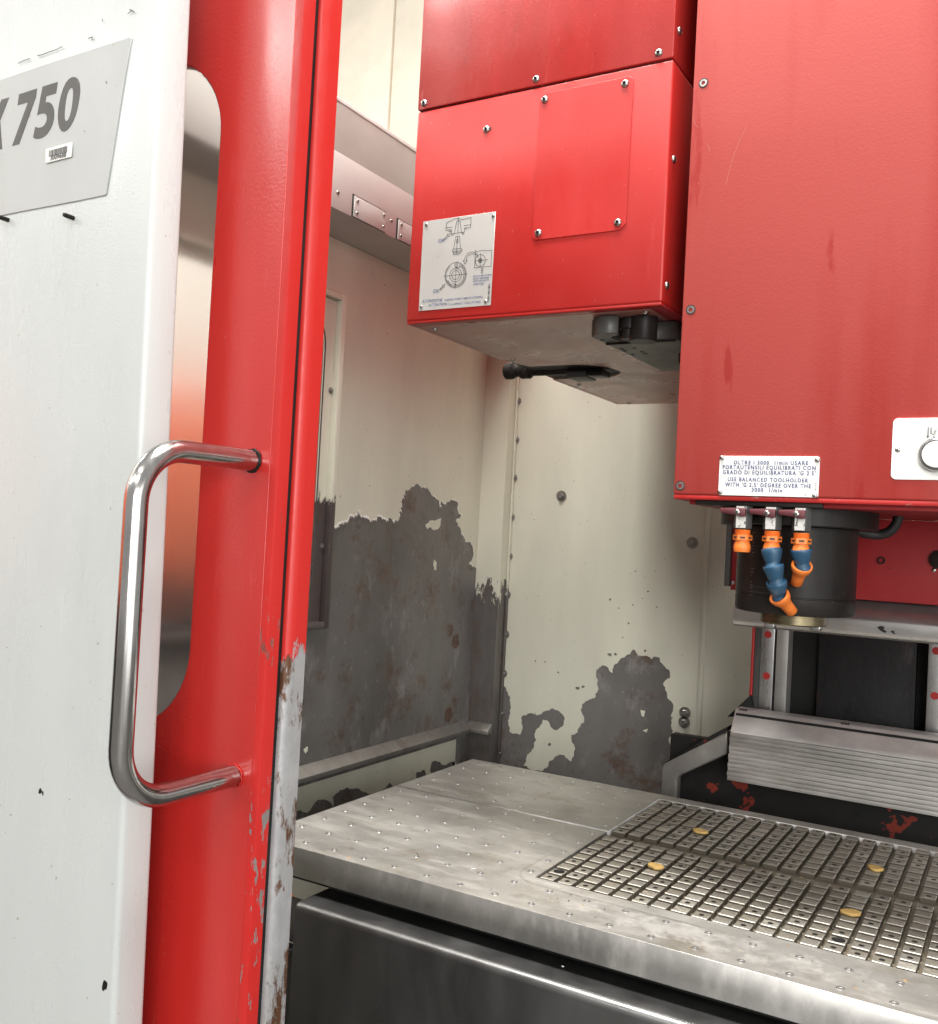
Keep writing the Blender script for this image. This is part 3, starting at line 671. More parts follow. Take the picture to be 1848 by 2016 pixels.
ipt((430, 1558), 'ATTENTION', .0062); ipt((715, 1543), 'TO CORRECT TOOL FITTING', .0045)
ipt((1312, 1508), 'COD. 422-128-1', .0042, 'black_ink', up=(-1, 0, 0), right=(0, 0, 1), bold=.0002)

# horizontal tool lying in the slot
tl = thing('tool_holder', 'black tool holder lying in the slot under the red magazine', 'tool', (-.84, 1.765, 1.83))
Wt = axis((-.962, 1.762, 1.8405), (1, 0, 0)) @ Matrix.Diagonal((.60, .60, 1.0, 1.0))
lathe('shank', [(0, .062), (.0185, .062), (.0200, .066), (.0200, .20), (.017, .215), (0, .215)], Wt, 'black_oxide', tl, 24)
lathe('flange', [(0, 0), (.022, 0), (.0285, .004), (.0285, .018), (.021, .026), (.021, .034), (.0285, .040), (.0285, .046), (.0255, .049), (.0285, .052), (.0285, .058), (.02, .064), (0, .064)], Wt, 'black_oxide', tl, 28)
box('clamp_jaw', (-.77, -.735, 1.742, 1.785, 1.8215, 1.8330), 'black_oxide', tl, bevel=.003)
box('clamp_jaw', (-.815, -.772, 1.745, 1.800, 1.8195, 1.8330), 'valve_grey', tl, bevel=.003)

# tool change arm
ta = thing('tool_change_arm', 'black tool change arm with gripper under the right end of the red magazine', 'arm', (-.54, 1.42, 1.80))
ZA = 1.806
g0 = uv(VG, [(515, 455), (605, 410), (835, 410), (690, 545)], 'Z', ZA)
pa = uv(VG, [(515, 455), (605, 410), (832, 408)], 'Z', ZA); pbk = uv(VG, [(780, 585), (1390, 880)], 'Z', ZA)
rgt = -.470
cxg, cyg, rg = on(VG(900, 470), 'Z', ZA).x, on(VG(900, 470), 'Z', ZA).y, .022
gar = [(cxg + .006 + rg * math.cos(a), cyg + rg * math.sin(a)) for a in [math.radians(-100 - 160 * i / 10) for i in range(11)]]
arm = [pa[0], pa[1], pa[2]] + gar + [(rgt, gar[-1][1]), (rgt, 1.64), pbk[1], pbk[0]]
sheet('arm_plate', [arm], 'Z', ZA, 1, .027, 'arm_grey', ta, bevel=.0012)
box('step_edge', (-.583, rgt, cyg + .0245, cyg + .0275, ZA - .0035, ZA - .0002), 'black_oxide', ta, bevel=.0008)
lathe('gripper_pin', [(0, 0), (.011, 0), (.012, .002), (.012, .014), (.016, .015), (.016, .030), (0, .030)], Matrix.Translation((cxg + .012, cyg - .006, ZA - .004)), 'black_oxide', ta, 20)
lathe('arm_hub', [(0, 0), (.020, 0), (.021, .002), (.021, .040), (0, .040)], Matrix.Translation((-.512, cyg - .004, ZA - .008)), 'black_oxide', ta, 28)
for p in ((885, 600), (928, 622), (1045, 590), (1022, 667), (1135, 635), (1180, 658), (650, 489)):
    c = on(VG(*p), 'Z', ZA); lathe('bolt_hole', [(.0038, 0), (.0038, .0006), (.0028, .0008), (0, .0002)], axis((c.x, c.y, ZA), DZ), 'hole_dark', ta, 12)
for (a, b, yy, z0, z1, rr) in ((-.488, 0, 1.525, 1.752, 1.83, .0095), (-.470, 0, 1.535, 1.728, 1.83, .0100), (-.495, 0, 1.50, 1.79, 1.83, .008)):
    lathe('actuator_rod', [(0, z0), (rr * .8, z0), (rr, z0 + .003), (rr, z0 + .02), (rr * .9, z0 + .022), (rr * .9, z1), (0, z1)], Matrix.Translation((a, yy, 0)), 'black_oxide', ta, 18)

# ================================================================== SPINDLE HEAD
HX0, HZ = -.4308, 1.5625
sh = thing('spindle_head', 'large red milling head cover with black spindle underneath', 'spindle head', (-.2, 1.5, HZ))
box('head_cover', (HX0, .30, Y0, 1.62, HZ + .006, 3.0), 'head_red', sh, bevel=.003, seg=3)
box('head_lip', (HX0 + .0006, .299, Y0 + .0006, 1.619, HZ - .0005, HZ + .0062), 'lip_chipped', sh, bevel=.0018)
box('head_floor', (HX0 + .018, .28, Y0 + .016, 1.615, HZ - .006, HZ), 'red_dark', sh, bevel=.001)
box('valve_manifold', (HX0 + .030, -.235, Y0 + .006, Y0 + .05, HZ - .0065, HZ - .0005), 'black_oxide', sh, bevel=.001)
for x_, z_ in ((-.416, 2.1394), (-.4184, 1.8237), (-.4212, 1.5803)): inst('screw', ME_SOCK, axis((x_, Y0, z_), DY), sh)
# warning plate
wp = sheet('warning_plate', [rrect(-.3680, -.2390, 1.5690, 1.6218, .003, 4)], 'Y', Y0 - .0001, -1, .0014, 'sign_white', sh, bevel=.0003)
WY = Y0 - .0015
for p in ((449, 359), (1040, 372), (437, 571), (1024, 594)): inst('rivet', ME_RIV, axis(on(V5(*p), 'Y', WY), DY) @ Matrix.Scale(.95, 4), wp)
for (xl, yl, xr, s) in ((522, 390, 985, 'OLTRE I 3000  1/min USARE'), (454, 420, 1031, 'PORTAUTENSILI EQUILIBRATI CON'), (454, 452, 1030, "GRADO DI EQUILIBRATURA 'G 2.5'"), (485, 496, 985, 'USE BALANCED TOOLHOLDER'), (468, 530, 1002, "WITH 'G 2.5' DEGREE OVER THE"), (633, 560, 823, '3000  1/min')):
    a = on(V5(xl, yl), 'Y', WY); b = on(V5(xr, yl), 'Y', WY)
    t_ = text('plate_text', s, .0072, (0, 0, 0), R_, U_, DY, 'blue_ink', wp, 'LEFT', .00018, 1.25)
    xs = [v.co.x for v in t_.data.vertices]; k = (b.x - a.x) / (max(xs) - min(xs)); x00 = min(xs)
    zc = on(V5((xl + xr) / 2, yl), 'Y', WY).z
    for v in t_.data.vertices: v.co = Vector((a.x + (v.co.x - x00) * k, WY + v.co.y, zc + v.co.z))
text('plate_text', '422-126-1', .0030, on(V5(1030, 560), 'Y', WY), (0, 0, 1), (-1, 0, 0), DY, 'black_ink', wp, 'LEFT')
# button plate
bp = sheet('button_plate', [rrect(-.1545, -.052, 1.5940, 1.6695, .006, 6)], 'Y', Y0 - .0001, -1, .0018, 'label_white', sh, bevel=.0004)
bc = Vector((-.1040, Y0 - .0019, 1.6245))
lathe('button_bezel', [(.0205, 0), (.0205, .006), (.0195, .0085), (.0172, .0090), (.0168, .0075), (.0168, 0)], axis(bc, DY), 'stainless', bp, 36)
lathe('push_button', [(.0166, 0), (.0166, .0072), (.0160, .0084), (.0140, .0090), (0, .0090)], axis(bc, DY), 'label_white', bp, 36)
inst('screw', ME_RIV, axis(on(VB(720, 1000), 'Y', Y0 - .0019), DY), bp)
strokes('button_symbol', [[(1328, 545), (1322, 720)], [(1342, 545), (1336, 720)], [(1300, 722), (1350, 724), (1322, 765), (1300, 722)], [(1310, 735), (1340, 735)], [(1385, 548), (1380, 675), (1425, 680), (1420, 695), (1445, 695), (1455, 640), (1480, 590)], [(1405, 548), (1402, 670)], [(1500, 605), (1475, 640), (1470, 720), (1440, 735), (1440, 750), (1465, 752), (1470, 770), (1560, 775)], [(1500, 605), (1580, 600)]], .0006, lambda p: on(VB(*p), 'Y', Y0 - .0024), DY, 'black_ink', bp)
# paint nicks on the front
strokes('paint_scratches', [[(720, 742), (695, 790), (665, 860), (640, 930), (615, 1010), (598, 1090)], [(488, 847), (503, 892)], [(405, 690), (415, 725), (430, 750)], [(430, 1075), (436, 1080)], [(570, 982), (575, 984)]], .0004, lambda p: on(view(2500, 0, 3754, 1848)(*p), 'Y', Y0 - .0003), DY, 'scratch_pink', sh)['kind'] = 'stuff'
# spindle
SX, SY = -.2895, 1.420
S = Matrix.Translation((SX, SY, 0))
lathe('spindle_flange', [(0, HZ - .0055), (.1065, HZ - .0055), (.1065, 1.534), (.1050, 1.5325), (.080, 1.5325)], S, 'black_oxide', sh, 64)
sp = lathe('spindle_barrel', [(.0795, 1.5330), (.0810, 1.5315), (.0810, 1.4370), (.0800, 1.4362), (.0800, 1.4350), (.0810, 1.4342), (.0810, 1.4175), (.0790, 1.4130), (.0720, 1.4115), (0, 1.4115)], S, 'black_oxide', sh, 64)
lathe('spindle_nose', [(0, 1.4117), (.0450, 1.4117), (.0450, 1.3975), (.0435, 1.3960), (.024, 1.3960), (.018, 1.41), (0, 1.41)], S, 'nose_brass', sp, 48)
for a in (200, 20):
    x_, y_ = SX + .031 * math.cos(math.radians(a)), SY + .031 * math.sin(math.radians(a))
    box('drive_key', (x_ - .007, x_ + .007, y_ - .008, y_ + .008, 1.3885, 1.3962), 'screw_steel', sp, bevel=.0012)
# engraved rating field on the barrel
r = random.Random(2); bm = bmesh.new()
def cyl(u, z, rr=.08115):
    return (SX + rr * math.sin(u), SY - rr * math.cos(u), z)
for k in range(2):
    uo = (-.62, -.10)[k]
    for i in range(20):
        zz = 1.522 - i * .0045; wl = r.uniform(.03, .09)
        if r.random() < .25: continue
        P = [(uo + r.uniform(0, .02), zz), (uo + wl, zz), (uo + wl, zz - r.choice([.0006, .002])), (uo, zz - .0006)]
        bm.faces.new([bm.verts.new(cyl(*p)) for p in P])
for z0, z1, u0, u1 in ((1.4405, 1.4399, -.62, -.12), (1.4345 + .013, 1.4345 + .0124, -.62, -.12)):
    for i in range(8):
        a, b = u0 + (u1 - u0) * i / 8, u0 + (u1 - u0) * (i + 1) / 8
        bm.faces.new([bm.verts.new(cyl(*p)) for p in ((a, z0), (b, z0), (b, z1), (a, z1))])
reg(bpy.data.objects.new('barrel_engraving', bm_mesh('barrel_engraving', bm)), sp, 'valve_grey')
# cable
cp = [on(V5(*p), 'Y', y) for p, y in (((1545, 700), 1.50), ((1540, 740), 1.50), ((1520, 785), 1.50), ((1480, 820), 1.50), ((1420, 835), 1.50), ((1360, 830), 1.495), ((1290, 815), 1.49))]
sm = []
for i in range(len(cp) - 1):
    for t in (0, .33, .66):
        p0, p1, p2, p3 = cp[max(i - 1, 0)], cp[i], cp[i + 1], cp[min(i + 2, len(cp) - 1)]
        sm.append(.5 * ((2 * p1) + (p2 - p0) * t + (2 * p0 - 5 * p1 + 4 * p2 - p3) * t * t + (3 * p1 - p0 - 3 * p2 + p3) * t ** 3))
sm.append(cp[-1]); sm.insert(0, cp[0] + Vector((0, 0, .02)))
tube('cable', [tuple(p) for p in sm], .0072, 'cable', sh, bev=5)
inst('hex_bolt', ME_HEX, axis(on(V5(1735, 757), 'Z', HZ - .006), DZ), sh)
# carriage behind the spindle
box('carriage_plate', (-.4350, .30, 1.6205, 1.70, 1.4285, HZ - .0065), 'red_dark', sh, bevel=.002)
box('carriage_strip', (-.4443, -.4355, 1.615, 1.70, 1.4345, HZ - .0065), 'valve_grey', sh, bevel=.001)
c = on(V5(1438, 995), 'Y', 1.6205)
lathe('bolt_socket', [(.0058, 0), (.0058, .003), (.0038, .003), (.0034, -.001), (0, -.001)], axis(c, DY), 'black_oxide', sh, 18)
c = on(V5(1800, 990), 'Y', 1.6205); lathe('connector', [(.014, 0), (.014, .005), (.010, .007), (0, .007)], axis(c, DY), 'black_oxide', sh, 22)
for p in ((1768, 945), (1765, 1055), (515, 1132)): inst('screw', ME_RIV, axis(on(V5(*p), 'Y', 1.6205), DY), sh)
# lower shield
prism('chip_shield', [(1.69, 1.428), (1.640, 1.4275), (1.603, 1.4040), (1.599, 1.3985), (1.599, 1.3800), (1.602, 1.3735), (1.608, 1.3710), (1.69, 1.3710)], 'X', -.4225, .34, 'shield_steel', sh, bevel=.0012, smooth=55)
for p, s in (((1440, 1420), .006), ((1510, 1440), .003)):
    c = on(V5(*p), 'Y', 1.5985); bm = bmesh.new()
    bm.faces.new([bm.verts.new((c.x + a, 1.5984, c.z + b)) for a, b in blob(0, 0, s, s * .6, 5, 18, .6)])
    reg(bpy.data.objects.new('grease_smudge', bm_mesh('grease_smudge', bm)), sh, 'grease')

# ------------------------------------------------------------------ coolant hoses with valves
def loc_segment():
    return bm_mesh('hose_segment', lathe_bm([(.0104, -.0008), (.0128, -.0002), (.0134, -.0014), (.0136, -.0030), (.0126, -.0080), (.0108, -.0140), (.0092, -.0185), (.0088, -.0200), (.0094, -.0218), (.0106, -.0245), (.0110, -.0275), (.0106, -.0305), (.0090, -.0325), (.004, -.0330), (.004, -.02), (.0095, -.0060), (.0104, -.0008)], 26), 50)
def nozzle():
    return bm_mesh('nozzle', lathe_bm([(.0104, -.0008), (.0130, 0), (.0137, -.0014), (.0138, -.0030), (.0126, -.0080), (.0100, -.0130), (.0086, -.0165), (.0080, -.0220), (.0077, -.0345), (.0070, -.0352), (.0056, -.0350), (.0056, -.0200), (.0095, -.0060), (.0104, -.0008)], 26), 50)
ME_SEG, ME_NOZ = loc_segment(), nozzle(); ME_SEG.materials.append(M['blue']); ME_NOZ.materials.append(M['orange'])
def ball_end():
    p = [(.0, .0), (.0108, 0), (.0108, .002), (.0100, .003), (.0100, .0040), (.0106, .0045)]
    prof = [(0, .0300), (.0098, .0300)]
    z = .0300
    for i in range(4): prof += [(.0104, z - .0007), (.0094, z - .0014)]; z -= .0016
    prof += [(.0094, .0235), (.0094, .0225), (.0092, .0140), (.0098, .0128), (.0108, .0100), (.01125, .0068), (.0110, .0035), (.0104, .0004), (.0098, 0), (0, 0)]
    return bm_mesh('ball_fitting', lathe_bm(prof, 28), 40)
ME_BALL = ball_end(); ME_BALL.materials.append(M['orange'])
def hex_collar():
    bm = lathe_bm([(.0095, .0160), (.0126, .0160), (.0126, .0232), (.0095, .0232)], 6)
    me = bm_mesh('hex_collar', bm); me.materials.append(M['orange']); return me
ME_COL = hex_collar()
def slot_me():
    bm = box_bm(-.0032, .0032, -.0004, .0004, -.0011, .0011); me = bm_mesh('collar_slot', bm); me.materials.append(M['hole_dark']); return me
ME_SLOT = slot_me()
def screw_cross():
    bm = lathe_bm([(.0036, 0), (.0036, .0008), (.0026, .0016), (0, .0018)], 16)
    me = bm_mesh('lever_screw', bm, 40); me.materials.append(M['screw_steel']); return me
ME_LS = screw_cross()
def cross_me():
    bm = bmesh.new()
    for a in (.5, .5 + math.pi / 2):
        d = Vector((math.cos(a), math.sin(a), 0)); s = Vector((-d.y, d.x, 0)) * .0005
        bm.faces.new([bm.verts.new(q + Vector((0, 0, .0019))) for q in (d * .0024 + s, -d * .0024 + s, -d * .0024 - s, d * .0024 - s)])
    me = bm_mesh('cross_slot', bm); me.materials.append(M['hole_dark']); return me
ME_CR = cross_me()
VY = 1.304
def valve(xc, ztop, zbot, root):
    hgt = ztop - zbot
    vb = prism('valve_body', [(xc - .0125, VY + .002), (xc - .0066, VY - .0085), (xc + .0066, VY - .0085), (xc + .0125, VY + .002), (xc + .0066, VY + .0125), (xc - .0066, VY + .0125)], 'Z', zbot, ztop, 'valve_grey', root, bevel=.0012)
    box('valve_face', (xc - .0064, xc + .0064, VY - .0091, VY - .0086, zbot + .0008, ztop - .0008), 'valve_white', vb, bevel=0)
    zl = ztop - .0085
    lv = prism('lever', [(xc - .0265, zl + .0042), (xc - .0262, zl - .0020), (xc - .006, zl - .0044), (xc + .002, zl - .0064), (xc + .0070, zl - .0062), (xc + .0070, zl + .0050), (xc - .010, zl + .0050)], 'Y', VY - .0165, VY - .0096, 'lever', vb, bevel=.0012)
    Ws = axis((xc - .0035, VY - .0165, zl - .0004), DY)
    inst('lever_screw', ME_LS, Ws, vb); inst('cross_slot', ME_CR, Ws, vb)
def ball(xc, zb, root):
    """orange fitting hanging below a valve: zb = lowest point of the ball"""
    bf = inst('ball_fitting', ME_BALL, Matrix.Translation((xc, VY, zb)), root)
    inst('hex_collar', ME_COL, Matrix.Translation((xc, VY, zb)) @ Matrix.Rotation(.25, 4, 'Z'), root)
    for k in range(3):
        a = math.radians(-90 + .25 * 57.3 + (k - 1) * 60 + 0)
        d = Vector((math.cos(a), math.sin(a), 0))
        W = Matrix.Translation(Vector((xc, VY, zb + .0196)) + d * .01115) @ Matrix.Rotation(a + math.pi / 2, 4, 'Z')
        inst('collar_slot', ME_SLOT, W, root)
def chain(root, pts, me, nm):
    a, b = Vector(pts[0]), Vector(pts[1]); d = (a - b).normalized()
    inst(nm, me, Matrix.Translation(a) @ d.to_track_quat('Z', 'Y').to_matrix().to_4x4(), root)
h1 = on(V5(575, 655), 'Y', VY); h2 = on(V5(755, 657), 'Y', VY); h3 = on(V5(935, 660), 'Y', VY)
grp = 'coolant outlets under the spindle head'
zb1, zb2, zb3 = 1.4940, 1.4940, 1.4930
hs = []
for i, (hp, xb, lb) in enumerate(((h1, -.3365, 'left coolant valve with maroon lever and a bare orange ball fitting'), (h2, -.2978, 'middle coolant valve with long blue jointed hose and orange nozzle'), (h3, -.2605, 'right coolant valve with one blue joint and short orange nozzle'))):
    t = thing('coolant_hose', lb, 'coolant hose', (xb, VY, HZ), grp); hs.append(t)
    valve(xb - .001, HZ - .0065, HZ - .0065 - .0305, t)
    zb_ = (zb1, zb2, zb3)[i]
    ball(xb, zb_, t)
def P5(p, y): return on(V5(*p), 'Y', y)
t = hs[1]
a = P5((757, 922), VY); b = P5((766, 1020), VY - .002); chain(t, (a, b), ME_SEG, 'hose_segment')
a = P5((767, 1022), VY - .001); b = P5((788, 1125), VY + .001); chain(t, (a + Vector((0, -.001, 0)), b), ME_SEG, 'hose_segment')
a = P5((785, 1124), VY + .001); b = P5((808, 1225), VY + .012); chain(t, (a, b), ME_SEG, 'hose_segment')
a = P5((800, 1212), VY + .006); b = P5((885, 1315), VY + .030); chain(t, (a, b), ME_NOZ, 'nozzle')
t = hs[2]
a = P5((940, 922), VY); b = P5((949, 1040), VY + .004); chain(t, (a, b), ME_SEG, 'hose_segment')
a = P5((948, 1022), VY + .001); b = P5((905, 1150), VY + .026); chain(t, (a, b), ME_NOZ, 'nozzle')

# ================================================================== COLUMN
YC = 2.05
co = thing('machine_column', 'black machine column with steel guide rails below the spindle', 'column', (-.3, 2.2, .6))
def cx(p): return on(V5(*p), 'Y', YC).x
xr0, xr1 = cx((685, 1650)), cx((768, 1650)); xg0, xg1 = cx((775, 1650)), cx((852, 1650)); xl0, xl1 = cx((632, 1650)), cx((640, 1650))
box('column_back', (xl1, .5, YC + .05, YC + .12, .6, 1.62), 'black_rough', co, bevel=0)
box('column_flank', (xl1 + .0005, xr0 - .0005, YC + .006, YC + .08, .9, 1.62), 'valve_grey', co, bevel=.001)
box('column_edge', (xl0 - .003, xl1, YC + .004, YC + .08, .9, 1.62), 'cap_red', co, bevel=.001)
for k, dx in enumerate((0, .315)):
    gr = box('guide_rail', (xr0 + dx, xr1 + dx, YC, YC + .05, 1.0, 1.62), 'rail_steel', co, bevel=.0015)
    for p in ((735, 1455), (725, 1712)):
        c = on(V5(*p), 'Y', YC); lathe('rail_cap', [(.0074, 0), (.0074, .0006), (0, .0008)], axis((c.x + dx, YC, c.z), DY), 'cap_red', gr, 24)
    box('rail_groove', (xr1 + dx + .0002, xg0 + dx + .001, YC + .012, YC + .05, 1.0, 1.62), 'black_oxide', co, bevel=0)
    box('rail_flank', (xg0 + dx + .0012, xg1 + dx, YC + .004, YC + .05, 1.0, 1.62), 'table_side', co, bevel=.001)
xd0, xd1 = on(V5(1040, 1700), 'Y', YC + .03).x, on(V5(1655, 1700), 'Y', YC + .03).x
box('column_web', (xd0, xd1, YC + .030, YC + .049, .9, 1.62), 'web_paint', co, bevel=.003)

# telescopic way cover
wc = thing('way_cover', 'stainless telescopic way cover stacked behind the machine table', 'way cover', (-.1, 1.98, 1.03))
WX0, WX1 = -.512, .45
prism('top_slat', [(2.035, 1.1705), (2.000, 1.1715), (1.992, 1.1690), (1.966, 1.1330), (1.964, 1.1275), (1.970, 1.1275), (1.998, 1.165), (2.035, 1.166)], 'X', WX0, WX1, 'slat_steel', wc, smooth=50)
for i in range(11):
    z1_ = 1.1268 - i * .0085; yf = 1.9655 - i * .0009
    prism('slat', [(yf + .03, z1_), (yf + .0010, z1_), (yf + .0003, z1_ - .0004), (yf, z1_ - .0012), (yf - .0002, z1_ - .0082), (yf + .0010, z1_ - .0084), (yf + .03, z1_ - .0084)], 'X', WX0 - .001 - (i % 2) * .001, WX1, 'way_steel', wc, smooth=50)
box('cover_core', (WX0 + .003, WX1, 1.985, 2.034, 1.034, 1.164), 'black_rough', wc, bevel=0)
for p in ((655, 517), (1280, 607)):
    c = on(VC(*p), 'Y', 1.999); box('lock_notch', (c.x - .008, c.x + .008, 1.9925, 1.9990, 1.1690, 1.1722), 'hole_dark', wc, bevel=0)

# bed casting and grey bracket
bd = thing('machine_bed', 'black cast machine bed with flaking red paint behind the table', 'machine bed', (-.1, 2.1, 0))
YK = 2.02
box('bed_casting', (-.655, .5, YK, YK + .029, .4, 1.095), 'bed_paint', bd, bevel=.004)
pk2 = uv(VC, [(150, 880), (165, 850), (555, 655), (555, 795), (262, 925), (245, 945), (243, 1060), (150, 1060)], 'Y', YK - .03)
pk2[-1] = (pk2[-1][0], .80); pk2[-2] = (pk2[-2][0], .80)
prism('bed_bracket', pk2, 'Y', YK - .03, YK - .001, 'rim_worn', bd, bevel=.004, seg=3)
pk3 = uv(VC, [(145, 858), (345, 745), (430, 690), (555, 625), (555, 652), (170, 848)], 'Y', YK - .028)
prism('bracket_flange', pk3, 'Y', YK - .028, YK + .02, 'bed_paint', bd, bevel=.001)
pk4 = uv(VC, [(560, 560), (700, 430), (715, 500), (600, 560)], 'Y', YC)
prism('bracket_web', pk4, 'Y', YC - .01, YC + .02, 'black_rough', bd, bevel=.001)

# ================================================================== TABLE
ZT_ = 1.0
tb = thing('machine_table', 'grey steel machine table with drilled plate and grid of small clamping blocks', 'table', (-.4, 1.53, .955))
TX0, TX1 = -1.057, .32
PX0, PX1 = -.6145, .275
fr = [(TX0, 1.180), (TX1, 1.180), (TX1, 1.5765), (PX1, 1.5765), (PX1, 1.2995), (PX0, 1.2995), (PX0, 1.5765), (TX0, 1.5765)]
bk = [(TX0, 1.5850), (PX0, 1.5850), (PX0, 1.8480), (PX1, 1.8480), (PX1, 1.5850), (TX1, 1.5850), (TX1, 1.880), (TX0, 1.880)]
HR = .0034
fh, bh = [], []
for i in range(24):
    x_ = -1.0290 + .05705 * i
    if x_ > TX1 - .02: break
    for j in range(7):
        y_ = 1.2075 + .0583 * j - (.0075 * max(0, (x_ + 1.03)) / .74 if j < 2 else 0)
        if x_ > -.66 and j > 1: continue
        fh.append((x_, y_))
    if x_ < -.66:
        for j in range(5): bh.append((x_, 1.6170 + .0588 * j))
for k, y_ in enumerate((1.3173, 1.3771, 1.4331, 1.4922, 1.5508)): fh.append((-.6305, y_))
for k, y_ in enumerate((1.6093, 1.6644, 1.722, 1.78)): bh.append((-.6305, y_))
pf = sheet('table_plate', [fr] + [circle(x_, y_, HR, 10) for x_, y_ in fh], 'Z', .955, 1, .045, 'table_steel', tb, bevel=.0007)
pb_ = sheet('table_plate', [bk] + [circle(x_, y_, HR, 10) for x_, y_ in bh], 'Z', .955, 1, .0448, 'table_steel', tb, bevel=.0007)
for o in (pf, pb_):
    o.data.materials.append(M['table_side'])
    for p in o.data.polygons:
        if p.normal.y < -.8 or p.normal.x > .8: p.material_index = 1
box('groove_floor', (TX0 + .002, PX0 - .001, 1.5768, 1.5847, .958, .9925), 'block_steel', tb, bevel=0)
box('pocket_floor', (PX0 + .0003, PX1 - .0003, 1.2998, 1.8477, .958, .9905), 'pocket_tan', tb, bevel=0)
box('hole_floor', (TX0 + .01, TX1 - .01, 1.19, 1.87, .948, .9545), 'black_rough', tb, bevel=0)
ME_INS = bm_mesh('thread_insert', lathe_bm([(HR + .0002, -.0030), (HR + .0002, .0002), (HR + .0014, .0005), (HR + .0018, 0)], 12), 40); ME_INS.materials.append(M['rail_steel'])
ME_THR = bm_mesh('thread', lathe_bm([(HR - .0001, -.0008), (HR - .0006, -.0012), (HR - .0001, -.0016), (HR - .0006, -.002), (HR - .0001, -.0024), (HR - .0006, -.003)], 12), 40); ME_THR.materials.append(M['block_steel'])
for x_, y_ in fh: inst('thread_insert', ME_INS, Matrix.Translation((x_, y_, ZT_)), tb)
for x_, y_ in bh: inst('thread_insert', ME_INS, Matrix.Translation((x_, y_, ZT_ - .0002)), tb)
# faint inlaid ring around the pocket corner and worn squares
ringp = [(PX0 - .028 + .045 - .045 * math.cos(a), 1.2995 - .028 + .045 - .045 * math.sin(a)) for a in [math.pi / 2 * i / 10 for i in range(11)]]
strokes('scribed_line', [[(PX0 - .028, 1.40)] + ringp + [(-.36, 1.2715)]], .0007, lambda p: (p[0], p[1], ZT_ + .0003), (0, 0, 1), 'rail_steel', tb)

# clamping blocks
BP, BWX, BWY, BH = .02845, .0214, .0212, .0095
def block_me(kind):
    bm = bmesh.new(); h = 0; c = .0009
    def ring(s, z): return [bm.verts.new((sx * (BWX / 2 + s), sy * (BWY / 2 + s), z)) for sx, sy in ((-1, -1), (1, -1), (1, 1), (-1, 1))]
    b0, b1, tp = ring(h, -BH), ring(h, -c), ring(h - c, 0)
    for A, B in ((b0, b1), (b1, tp)):
        for i in range(4):
            f_ = bm.faces.new((A[i], A[(i + 1) % 4], B[(i + 1) % 4], B[i]))
            f_.material_index = 2 if A is b1 else 3
    if kind == 0: bm.faces.new(tp)
    else:
        rr = .0041 if kind == 1 else .0088; n_ = 8 if kind == 1 else 12
        off = (0, 0) if kind < 2 else (.001, .001)
        O = [bm.verts.new((off[0] + rr * math.cos(2 * math.pi * (i + .5) / n_), off[1] + rr * math.sin(2 * math.pi * (i + .5) / n_), 0)) for i in range(n_)]
        I = [bm.verts.new((v.co.x * .93, v.co.y * .93, -.0065)) for v in O]
        for i in range(n_): bm.faces.new((O[i], O[(i + 1) % n_], I[(i + 1) % n_], I[i])).material_index = 1
        bm.faces.new(I).material_index = 1
        # join square and ring: corner fans
        q = n_ // 4; corners = [tp[2], tp[3], tp[0], tp[1]]
        for k in range(4):
            for i in range(q - 1): bm.faces.new((corners[k], O[(k * q + i + 1) % n_], O[k * q + i]))
            bm.faces.new((corners[k], corners[(k + 1) % 4], O[((k + 1) * q) % n_], O[(k * q + q - 1) % n_]))
    bmesh.ops.recalc_face_normals(bm, faces=bm.faces[:])
    me = bpy.data.meshes.new('block'); bm.to_mesh(me); bm.free()
    return me
# every block keeps its own tone of dirt and scale
def block_mat(name, col, wear, rough_):
    n = N(name); a = n.noise(30, 6, .7); b = n.noise(160, 4, .7)
    oi = n.add('ShaderNodeObjectInfo'); rnd = oi.outputs['Random']
    mp = n.ramp(a, .35, .7); c = n.mix(mp, tuple(x * .65 for x in col), col)
    c = n.mix(n.math('MULTIPLY', rnd, .45), c, (.24, .20, .13))
    n2 = n.ramp(n.math('ADD', n.math('MULTIPLY', b, .6), n.math('MULTIPLY', rnd, .45)), .62, .80)
    c = n.mix(n.math('MULTIPLY', n2, .5), c, wear)
    n.set(Base_Color=c, Metallic=.55, Roughness=n.ramp(b, .3, .7, rough_ * .8, rough_ * 1.3)); n.bump(b, .15, .0004); M[name] = n.m
block_mat('block_top', (.36, .335, .295), (.72, .70, .65), .42)
MES = [block_me(k) for k in range(3)]
for me in MES: me.materials.append(M['block_top']); me.materials.append(M['hole_dark']); me.materials.append(M['block_edge']); me.materials.append(M['block_side'])
r = random.Random(21)
rows = [1.3150 + .02915 * k for k in range(9)] + [1.6010 + .02895 * k for k in range(9)]
cols = [-.5985 + BP * k for k in range(31)]
cand = []
for i, x_ in enumerate(cols):
    if x_ > PX1 - .014: break
    for j, y_ in enumerate(rows):
        k = 1 if r.random() < .45 else 0
        if (i, j) in ((0, 1), (14, 1)): k = 2
        p = Vector((x_, y_, 1.0)) - CAM; dpt = p.dot(FWD)
        px, py = PW / 2 + FPX * p.dot(RIGHT) / dpt, PH / 2 - FPX * p.dot(UP) / dpt
        cand.append((dpt, x_, y_, k, -20 < px < PW + 20 and -20 < py < PH + 20, r.uniform(-.0006, .0003), r.uniform(-.01, .01)))
vis = sorted([c for c in cand if c[4]])[:300]; vs_ = set(id(c) for c in vis)
rest = bmesh.new()
